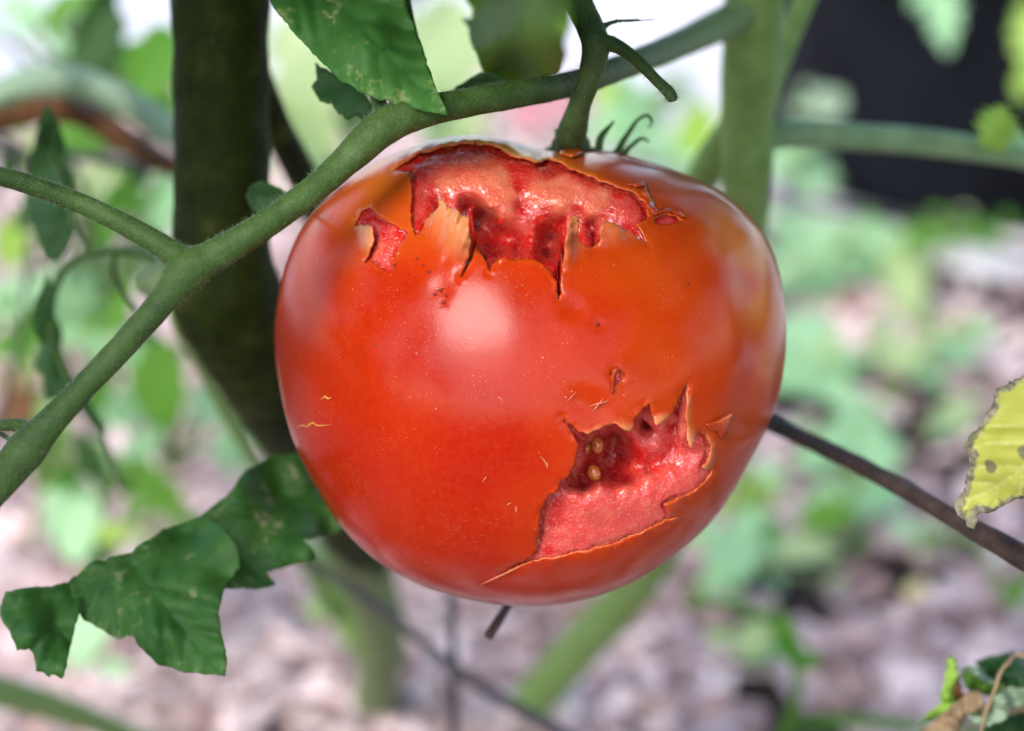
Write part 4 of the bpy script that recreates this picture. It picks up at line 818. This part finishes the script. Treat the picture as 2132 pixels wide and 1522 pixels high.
# tongues of loosened skin: outline with lift in mm, hinge line, depth of the folds in mm
LIFTS = [([(862, 490, 0), (874, 480, .5), (884, 460, 1.4), (898, 442, 2.4), (911, 427, 3), (907, 413, 3.9), (914, 408, 4.2), (930, 425, 4.4), (955, 441, 5), (976, 451, 5.4), (975, 470, 5), (981, 500, 4.2), (976, 528, 3), (966, 556, 1.5), (955, 580, .2), (935, 585, 0), (900, 555, 0)], [(862, 490), (900, 550), (955, 582)], .8, .8),
         ([(1164, 626, 0), (1168, 600, .8), (1169, 570, 1.6), (1174, 530, 3.2), (1180, 490, 4.6), (1190, 450, 6), (1200, 446, 6), (1207, 450, 5), (1204, 475, 4), (1206, 500, 2.4), (1220, 514, 1.4), (1236, 510, 1.2), (1246, 540, 0), (1215, 585, 0), (1185, 625, 0)], [(1164, 626), (1200, 575), (1246, 535)], .35, .45),
         ([(1236, 510, 1), (1251, 500, 1.6), (1249, 480, 2.2), (1256, 464, 2.8), (1270, 460, 3), (1290, 466, 2.4), (1312, 480, 1.6), (1330, 494, .9), (1349, 502, .3), (1345, 530, 0), (1290, 545, 0), (1240, 545, 0)], [(1236, 530), (1290, 532), (1352, 506)], .12, .3),
         ([(735, 468, .4), (752, 467, 1.4), (774, 469, 2.6), (775, 490, 2.4), (771, 510, 2), (763, 530, 1.2), (754, 545, .2), (740, 540, 0), (728, 500, 0)], [(730, 470), (738, 510), (752, 548)], .15, .9),
         ([(1433, 799, .1), (1430, 830, .6), (1431, 867, .9), (1435, 893, 1.1), (1432, 915, 1.4), (1439, 934, 1.7), (1446, 916, 1.3), (1454, 908, .8), (1458, 870, 0), (1455, 825, 0)], [(1436, 798), (1452, 830), (1452, 880), (1464, 903)], .08, .8),
         ([(1474, 908, .3), (1484, 930, .9), (1480, 956, 1.3), (1466, 976, 1.7), (1487, 980, .3), (1504, 965, 0), (1502, 930, 0), (1492, 905, 0)], [(1486, 903), (1500, 940), (1492, 982)], .05, .7),
         ([(1435, 1029, .3), (1409, 1040, .6), (1386, 1054, .9), (1394, 1070, .7), (1412, 1076, .2), (1440, 1060, 0)], [(1436, 1028), (1440, 1055), (1412, 1078)], 0, .1),
         ([(1203, 898, .1), (1225, 904, .6), (1240, 897, .6), (1254, 891, .6), (1270, 885, .6), (1284, 882, .6), (1299, 895, .5), (1315, 902, .6), (1322, 878, .1), (1290, 868, 0), (1240, 880, 0)], [(1203, 892), (1250, 878), (1290, 868), (1324, 876)], .1, .6),
         ([(1359, 860, .2), (1367, 886, .9), (1387, 875, .5), (1405, 860, .2), (1385, 850, 0)], [(1358, 858), (1384, 850), (1407, 858)], 0, .8)]
def skin_lift(x, y):
    lf = np.zeros(len(x)); inn = np.zeros(len(x))
    for poly, hinge, fold, pale in LIFTS:
        pz = np.array(poly); k = np.where(inpoly(x, y, pz) | (segdist(x, y, polysegs(pz)) < 1.6))[0]
        if not len(k): continue
        v = idw(x[k], y[k], pz, 3.0); rd = segdist(x[k], y[k], polysegs(hinge, False)); t = sstep(rd, 0, rd.max()*.8)
        d = (pz[:, :2].mean(0)-np.array(hinge).mean(0)); d /= np.hypot(*d); cr = (x[k]*-d[1]+y[k]*d[0])
        lf[k] = np.maximum(lf[k], v*t + fold*t*np.sin(cr*2*math.pi/36 + 1.0) + fold*.2*t*np.sin(cr*2*math.pi/15 + .4))
        inn[k] = np.maximum(inn[k], pale*sstep(rd, rd.max()*.12, rd.max()*.8))
    return lf, inn
def skin():
    pts = []
    for ph in np.arange(.012, 1.62, .0185): 
        n = max(6, int(2*math.pi*ph/.0185)); o = random.random()
        for k in range(n):
            t = 2*math.pi*(k+o)/n; pts.append((ph*math.cos(t), ph*math.sin(t)))
    for ph in np.arange(1.66, 3.06, .06):
        n = max(12, int(120*math.sin(ph)+10)); o = random.random()
        for k in range(n):
            t = 2*math.pi*(k+o)/n; pts.append((ph*math.cos(t), ph*math.sin(t)))
    A = np.array(pts); ph = np.hypot(A[:, 0], A[:, 1]); th = np.arctan2(A[:, 1], A[:, 0])
    x, y, _ = PX(az2w(ph, th)); front = ph < 1.5
    # dense points near the tears
    ex = []
    for h in HR:
        X, Y = np.meshgrid(np.arange(h[:, 0].min()-26, h[:, 0].max()+26, 5.), np.arange(h[:, 1].min()-26, h[:, 1].max()+26, 4.4))
        X = X + (np.arange(X.shape[0]) % 2)[:, None]*2.5; X, Y = X.ravel(), Y.ravel(); sdv = segdist(X, Y, polysegs(h)); k = (sdv < 24) & (sdv > 2.6)
        ex.append(np.c_[X[k], Y[k]])
    ex = np.vstack(ex); k = np.ones(len(ex), bool)
    keep = np.ones(len(A), bool)
    for h in HR:
        sd = segdist(x, y, polysegs(h)); keep &= ~(front & (sd < 24))
    pe, te = px2az(ex[:, 0], ex[:, 1]); good = pe < 1.485
    A = np.vstack([A[keep], np.c_[pe[good]*np.cos(te[good]), pe[good]*np.sin(te[good])]])
    vs_ = []; es = []
    for h in HR:
        p, t = px2az(h[:, 0], h[:, 1]); o = len(vs_); n = len(h)
        vs_ += list(zip(p*np.cos(t), p*np.sin(t))); es += [(o+i, o+(i+1) % n) for i in range(n)]
    allp = [Vector(p) for p in vs_] + [Vector(p) for p in A]
    vo, _, fo, *_ = delaunay_2d_cdt(allp, es, [], 0, 1e-6)
    q = np.array([(v.x, v.y) for v in vo]); fo = np.array([t for t in fo if len(t) == 3]); c = q[fo].mean(1)
    bad = np.zeros(len(c), bool); o = 0
    for h in HR:
        n = len(h); poly = vs_[o:o+n]; o += n; bad |= inpoly(c[:, 0], c[:, 1], poly)
    fo = fo[~bad]
    ph = np.hypot(q[:, 0], q[:, 1]); th = np.arctan2(q[:, 1], q[:, 0]); Wp = az2w(ph, th); x, y, d = PX(Wp)
    nn, lift, sd = relief(Wp, x, y, ph < 1.52)
    Wp = Wp + nn*lift[:, None]
    ripe = np.where(ph < 1.56, idw(x, y, RIPE, 3.2), .5 + .4*np.sin(th))
    ripe = ripe + np.exp(-(sd/6)**2)*.10
    fr = ph < 1.5; lf, inn = skin_lift(x, y); x, y, d = PX(Wp); lf[~fr] = 0; inn[~fr] = 0; m = lf > 0; Wp[m] = P(x[m], y[m], d[m] - lf[m]*1e-3)
    return Wp, fo, ripe, inn
sv, sf, sr, si = skin()
bot = sv[np.argmin(sv[:, 2])]
tom = thing('tomato', 'large ripe red tomato with two torn bite holes hanging from its stalk', 'tomato', tuple(bot))
fn = np.cross(sv[sf[:, 1]]-sv[sf[:, 0]], sv[sf[:, 2]]-sv[sf[:, 0]]); flip = ((fn*(sv[sf].mean(1)-TCW)).sum(1) < 0); sf = sf.copy(); sf[flip] = sf[flip][:, ::-1]
sk = mesh_obj('skin', sv, sf, M['skin'], tom, attrs={'ripe': sr, 'inner': si}, mats=[M['skin'], M['edge']]); solidify(sk, .00034, -1, 1)

# flesh inside the tears ------------------------------------------------
PALE, PINK, RED, GEL, ORG_ = (.60, .150, .078), (.52, .058, .046), (.46, .010, .007), (.32, .003, .005), (.46, .062, .025)
C1 = [(900, 345, 2.2, PINK), (960, 330, 2.2, ORG_), (1000, 330, 2.4, ORG_), (930, 390, 3.6, PALE), (1000, 385, 3.4, PALE), (1040, 370, 3.4, PALE), (1060, 400, 4.6, PALE), (1020, 430, 5.2, PALE), (880, 400, 3.6, PINK), (870, 440, 3.2, PINK), (900, 450, 5.5, RED), (950, 420, 6, PINK), (970, 440, 9, GEL), (1000, 450, 12.5, GEL), (985, 470, 13, GEL), (1020, 480, 13.5, GEL), (1040, 465, 8.0, RED), (1050, 440, 6.0, PALE), (1075, 350, 3.2, RED), (1080, 390, 5, RED), (1085, 430, 7, RED), (1095, 470, 8.5, PINK), (1060, 500, 11, RED), (1020, 515, 12.5, GEL), (1080, 520, 12, RED), (1110, 490, 9.5, RED), (1120, 400, 4.2, PALE), (1160, 385, 3.4, PALE), (1200, 395, 3.2, PALE), (1250, 410, 2.8, PALE), (1290, 430, 2.2, PINK), (1170, 430, 5.2, PALE), (1230, 440, 4.4, PALE), (1290, 455, 3, PINK), (1150, 355, 2.8, RED), (1220, 370, 2.4, RED), (1290, 400, 1.8, RED), (1130, 460, 8, RED), (1170, 462, 8.5, GEL), (1150, 495, 13, GEL), (1140, 530, 14, GEL), (1180, 500, 13, GEL), (1230, 470, 8, GEL), (1240, 490, 8.5, GEL), (1280, 475, 4.5, RED), (1320, 450, 1.6, PINK), (1165, 570, 8, GEL), (1090, 545, 12, RED), (1000, 530, 10, GEL), (960, 500, 8, RED), (930, 470, 6, RED)]
C4 = [(1225, 930, 10, GEL), (1250, 920, 12, GEL), (1280, 910, 13, GEL), (1230, 970, 11, GEL), (1260, 960, 13, GEL), (1290, 950, 13, GEL), (1205, 985, 9, GEL), (1190, 1000, 7, GEL), (1215, 1012, 8.5, GEL), (1245, 995, 10, GEL), (1280, 990, 11, GEL), (1310, 975, 9, RED), (1318, 930, 8, RED), (1350, 880, 10, GEL), (1345, 910, 7, PINK), (1370, 930, 6.2, PINK), (1340, 950, 7, RED), (1380, 960, 6.5, RED), (1400, 930, 6.5, RED), (1405, 890, 6.5, RED), (1420, 860, 5, RED), (1420, 920, 5, PINK), (1350, 978, 7.5, RED), (1300, 1000, 9, GEL), (1400, 968, 5.2, PINK), (1440, 940, 3.4, PINK), (1465, 935, 2.2, PINK),
      (1170, 1020, 3.2, PINK), (1200, 1030, 3.0, PINK), (1225, 1026, 3.4, PINK), (1250, 1014, 3.6, PINK), (1300, 1016, 3.8, PINK), (1350, 1000, 3.6, PINK), (1400, 985, 3.2, PINK), (1440, 975, 2.4, PINK), (1160, 1050, 3.2, RED), (1150, 1080, 3, RED), (1190, 1060, 2.7, PINK), (1250, 1050, 2.4, PINK), (1310, 1050, 2.2, PINK), (1370, 1030, 2, PINK), (1420, 1005, 1.7, PINK), (1460, 985, 1.2, PINK), (1150, 1120, 2.1, PINK), (1200, 1110, 1.7, PINK), (1260, 1095, 1.5, PINK), (1320, 1078, 1.3, PINK), (1370, 1060, 1.2, PINK), (1140, 1150, 1.0, RED), (1200, 1140, 1, PINK)]
def flesh(hole, ctrl, grid, noiseamp, ext=34, edgecol=RED, fine=.00018):
    h = np.array(hole); hr = refine(hole, 12)
    c = [(a, b, d) for a, b, d, _ in ctrl] + [(p[0], p[1], p[2]) for p in hr]
    cen = h[:, :2].mean(0)
    # outside ring, tucked under the skin
    ring = []
    segs = polysegs(h)
    for ang in np.linspace(0, 2*math.pi, 40, endpoint=False): pass
    X, Y = np.meshgrid(np.arange(h[:, 0].min()-ext-8, h[:, 0].max()+ext+8, grid), np.arange(h[:, 1].min()-ext-8, h[:, 1].max()+ext+8, grid))
    shp = X.shape; x, y = X.ravel(), Y.ravel(); ins = inpoly(x, y, h); sd = segdist(x, y, segs); sdd = np.where(ins, -sd, sd)
    p_, _t = px2az(x, y); ok = (sdd < ext) & (p_ < 1.45)
    c = np.array(c)
    # linear RBF through the control depths
    Dm = np.hypot(c[:, None, 0]-c[None, :, 0], c[:, None, 1]-c[None, :, 1]); wgt = np.linalg.solve(Dm + np.eye(len(c))*2.0, c[:, 2]-3)
    dep = np.zeros(len(x)); i = np.where(ok)[0]
    dep[i] = 3 + np.hypot(x[i, None]-c[None, :, 0], y[i, None]-c[None, :, 1]) @ wgt
    dep = np.where(dep > 5, 5+(dep-5)*1.45, dep); dep = np.clip(dep, .3, 19)
    dep = np.where(sdd > 0, np.maximum(np.where(sdd < 4, .40, .75), dep*np.clip(1-sdd/ext, 0, 1)), np.maximum(dep, .3 + .02*sd))
    dep = np.where((sdd > -7) & (sdd <= 0), np.maximum(dep, .30), dep)
    cc = [(a, b)+col for a, b, d, col in ctrl] + [(p[0], p[1])+edgecol for p in hr[::2]]
    col = np.zeros((len(x), 3)); col[i] = idw(x[i], y[i], cc, 4.0)
    sdp, ph = sdepth(x, y); sdp = sdp; w = np.maximum(sstep(ph, .95, 1.35), sstep(sdd, -12, 4))[:, None]
    ray = P(x, y, sdp) - CAM; ray /= np.linalg.norm(ray, axis=1)[:, None]
    nn = snormal(x, y); base = P(x, y, sdp); rn, rl, _s = relief(base, x, y, ok); base = base + rn*np.where(sdd > -14, rl, 0)[:, None]
    nse = np.zeros(len(x))
    for k in i:
        p = base[k]; nse[k] = nz(p + dep[k]*1e-3*FW, 260)*1.0 + nz(p, 700)*.4 + nz(p, 1500)*.22
    dm = dep*1e-3 + np.where(dep > .7, nse*noiseamp*np.clip((dep-.5)/2, 0, 1) + nse*fine*(sdd < -3), 0)
    dirv = ray*(1-w) - nn*w; dirv /= np.linalg.norm(dirv, axis=1)[:, None]
    Wp = base + dirv*dm[:, None]
    idx = -np.ones(len(x), int); idx[ok] = np.arange(ok.sum()); I = idx.reshape(shp)
    a, b, c_, d_ = I[:-1, :-1], I[:-1, 1:], I[1:, 1:], I[1:, :-1]; m = (a >= 0) & (b >= 0) & (c_ >= 0) & (d_ >= 0)
    F = np.stack([a[m], d_[m], c_[m], b[m]], 1)
    return mesh_obj('flesh', Wp[ok], F, M['flesh'], tom, attrs={'tint': col[ok]})
f1 = flesh(H1, C1, 3.0, .00036, fine=.00008)
f1['label'] = 'wet pink and red flesh in the upper bite'
f4 = flesh(H4, C4, 3.0, .00030, edgecol=PINK, fine=.00009)
f4['label'] = 'granular pink flesh shelf and dark hollow in the lower bite'
flesh(H2, [(765, 450, .9, RED), (800, 490, .7, RED), (800, 540, .6, PINK), (785, 500, .8, PINK)], 3.5, .0002, 14)
flesh(H3, [(1390, 455, .9, PINK)], 3.5, .0002, 12)
flesh(H5, [(1285, 785, .7, PINK)], 3.5, .0002, 10, PINK)
# seeds
for (px, py, a, b, rot, mm) in [(1244, 926, 13, 20, 5, 11.6), (1221, 932, 10, 17, -8, 12.6), (1237, 985, 14, 18, 25, 11.0)]:
    d = sdepth(np.array([px]), np.array([py]))[0][0] + mm*1e-3; s = d/K; r = math.radians(rot)
    e1 = RT*math.cos(r)+UP*math.sin(r); e2 = -RT*math.sin(r)+UP*math.cos(r)
    v, f = ellipsoid(P(px, py, np.array(d)), [e1*a*s, e2*b*s, FW*.0011], 14, 10, .12, 600); mesh_obj('seed', v, f, M['seed'], f4 if py > 700 else f1)

# loose flaps of torn skin ----------------------------------------------
def flap(poly, inner=.4, sp=5, thick=.00038, nse=.0003):
    poly = [(a, b, (0. if c <= .05 else c)) for a, b, c in poly]; np_ = len(poly)
    root = [((poly[i][0], poly[i][1]), (poly[(i+1) % np_][0], poly[(i+1) % np_][1])) for i in range(np_) if poly[i][2] == 0 and poly[(i+1) % np_][2] == 0] or [(poly[i][:2], poly[i][:2]) for i in range(np_) if poly[i][2] == 0]
    pr = refine(poly, sp, .5); xs, ys = pr[:, 0], pr[:, 1]
    X, Y = np.meshgrid(np.arange(xs.min(), xs.max(), sp), np.arange(ys.min(), ys.max(), sp)); X = X.ravel()+rng.normal(0, .5, X.size); Y = Y.ravel()+rng.normal(0, .5, Y.size)
    segs = polysegs(pr); k = inpoly(X, Y, pr) & (segdist(X, Y, segs) > sp*.5); n = len(xs)
    pts = [Vector(p) for p in zip(np.r_[xs, X[k]], np.r_[ys, Y[k]])]
    vo, _, fo, *_ = delaunay_2d_cdt(pts, [(i, (i+1) % n) for i in range(n)], [], 0, 1e-4)
    q = np.array([(v.x, v.y) for v in vo]); fo = np.array([t for t in fo if len(t) == 3]); ce = q[fo].mean(1); fo = fo[inpoly(ce[:, 0], ce[:, 1], pr)]
    x, y = q[:, 0], q[:, 1]; lf = idw(x, y, pr, 3.0); d, _ = sdepth(x, y)
    w = np.array([nz((a, b, 1.7), .03) for a, b in zip(x, y)])
    if root:
        rd = segdist(x, y, root); lf = lf*sstep(rd, 0, rd.max()*.75)**.9*1.1
    b0 = P(x, y, d); rn, rl, _s = relief(b0, x, y, np.ones(len(x), bool)); d = PX(b0 + rn*(rl + 4e-5)[:, None])[2]
    Wp = P(x, y, d - lf*1e-3 + nse*w*np.clip(lf, 0, 1.5))
    inn = np.clip(inner*np.clip((lf-.4)/2.2, 0, 1) + .25*w*np.clip(lf, 0, 1), 0, 1)
    o = mesh_obj('skin_flap', Wp, fo, M['flap'], tom, attrs={'inner': inn, 'ripe': idw(x, y, RIPE, 3.2)}); solidify(o, thick, -1); return o
flap([(1306, 386, .02), (1322, 390, .4), (1343, 388, 1.2), (1333, 402, .8), (1349, 415, 1.4), (1345, 430, 1), (1360, 447, .3), (1368, 440, .02), (1350, 410, .05), (1338, 380, .02)], .3)
flap([(1356, 452, .3), (1372, 446, .7), (1395, 441, .9), (1426, 455, .1), (1412, 440, .02), (1380, 436, .02)], .7)
flap([(1166, 322, .0), (1178, 304, .6), (1174, 288, 1.2), (1170, 270, 1.8), (1179, 268, 1.9), (1188, 286, 1.2), (1197, 300, .8), (1212, 320, .05), (1190, 328, 0)], .5)
flap([(1468, 882, .05), (1490, 876, .7), (1508, 868, 1.4), (1522, 860, 2.0), (1517, 876, 1.5), (1512, 898, .6), (1500, 914, .2), (1492, 897, .3), (1478, 895, .1)], .6)
flap([(1271, 818, .02), (1270, 790, .6), (1275, 771, 1.0), (1284, 764, .9), (1293, 769, .5), (1282, 776, .5), (1278, 795, .4), (1277, 818, .05)], .6)

# scars and pits
def ribbon(name, pts, wpx, mat):
    c = catmull(pts, 6); d, _ = sdepth(c[:, 0], c[:, 1]); C = P(c[:, 0], c[:, 1], d - .00004); s = d/K
    w = np.sin(np.linspace(.15, math.pi-.1, len(C)))*wpx/2*s*rng.uniform(.5, 1.3, len(C)); v, f = tube_w(C, np.maximum(w, 2e-5), 6)
    mesh_obj(name, v, f, M[mat], sk)
ribbon('scar', [(615, 893), (628, 886), (640, 888), (650, 880), (662, 886), (690, 884)], 4, 'scar')
ribbon('scar', [(668, 832), (676, 826), (684, 830), (690, 826)], 5, 'scar')
ribbon('scar', [(1000, 1218), (1030, 1204), (1060, 1190), (1090, 1176)], 5, 'pale_scar')
for x0, y0, x1, y1, w_ in [(1036, 826, 1046, 838, 3), (1012, 992, 1004, 1004, 3), (1125, 950, 1140, 976, 4), (1136, 962, 1140, 976, 4), (1180, 836, 1200, 816, 3), (1226, 846, 1262, 838, 4), (1232, 858, 1258, 828, 3), (1250, 842, 1270, 834, 3), (1055, 1052, 1064, 1048, 3), (1430, 770, 1440, 764, 3), (905, 605, 925, 598, 3)]:
    ribbon('scratch', [(x0, y0), ((x0+x1)/2+2, (y0+y1)/2-2), (x1, y1)], w_, 'pale_scar')
for px, py, r in [(905, 612, 4), (916, 604, 4), (928, 615, 3), (880, 552, 3), (893, 566, 4), (868, 538, 3), (922, 628, 5), (1433, 592, 4), (1243, 675, 5), (1385, 720, 3), (988, 1153, 3), (1390, 1125, 3), (820, 551, 3), (782, 718, 3), (1160, 580, 2), (1005, 830, 2)]:
    d = sdepth(np.array([px]), np.array([py]))[0][0]; s = d/K; n_ = snormal(np.array([px]), np.array([py]))[0]
    t1 = np.cross(n_, UP); t1 /= np.linalg.norm(t1); t2 = np.cross(n_, t1)
    v, f = ellipsoid(P(px, py, np.array(d)) - n_*.00008 if r > 3 else P(px, py, np.array(d)), [t1*r*s, t2*r*s*.7, n_*.00012], 10, 6, .3, 3000); mesh_obj('pit', v, f, M['pit'], sk)

# calyx behind the top dip
cx = P(1188, 318, np.array(.438)); 
v, f = ellipsoid(P(1188, 305, np.array(.4375)), [RT*.0038, UP*.0028, FW*.0045], 16, 10, .3, 300); cal = mesh_obj('calyx', v, f, M['stalk'], tom)
for pts in ([(1192, 300, .436, 26), (1240, 318, .438, 20), (1252, 285, .438, 16), (1278, 252, .438, 5)], [(1190, 305, .44, 22), (1270, 325, .443, 20), (1300, 290, .443, 13), (1325, 252, .443, 8), (1345, 240, .442, 7), (1357, 252, .441, 6), (1350, 268, .441, 3)],
            [(1190, 308, .44, 20), (1280, 328, .447, 16), (1312, 305, .447, 10), (1335, 289, .447, 7), (1352, 295, .447, 4)], [(1186, 300, .44, 24), (1150, 312, .445, 20), (1125, 325, .452, 10)], [(1186, 298, .436, 22), (1166, 292, .432, 18), (1158, 270, .43, 8)]):
    v, f, C, R = tube_px(pts, 8, 10, .1, 400); mesh_obj('sepal', v, f, M['sepal'], cal)
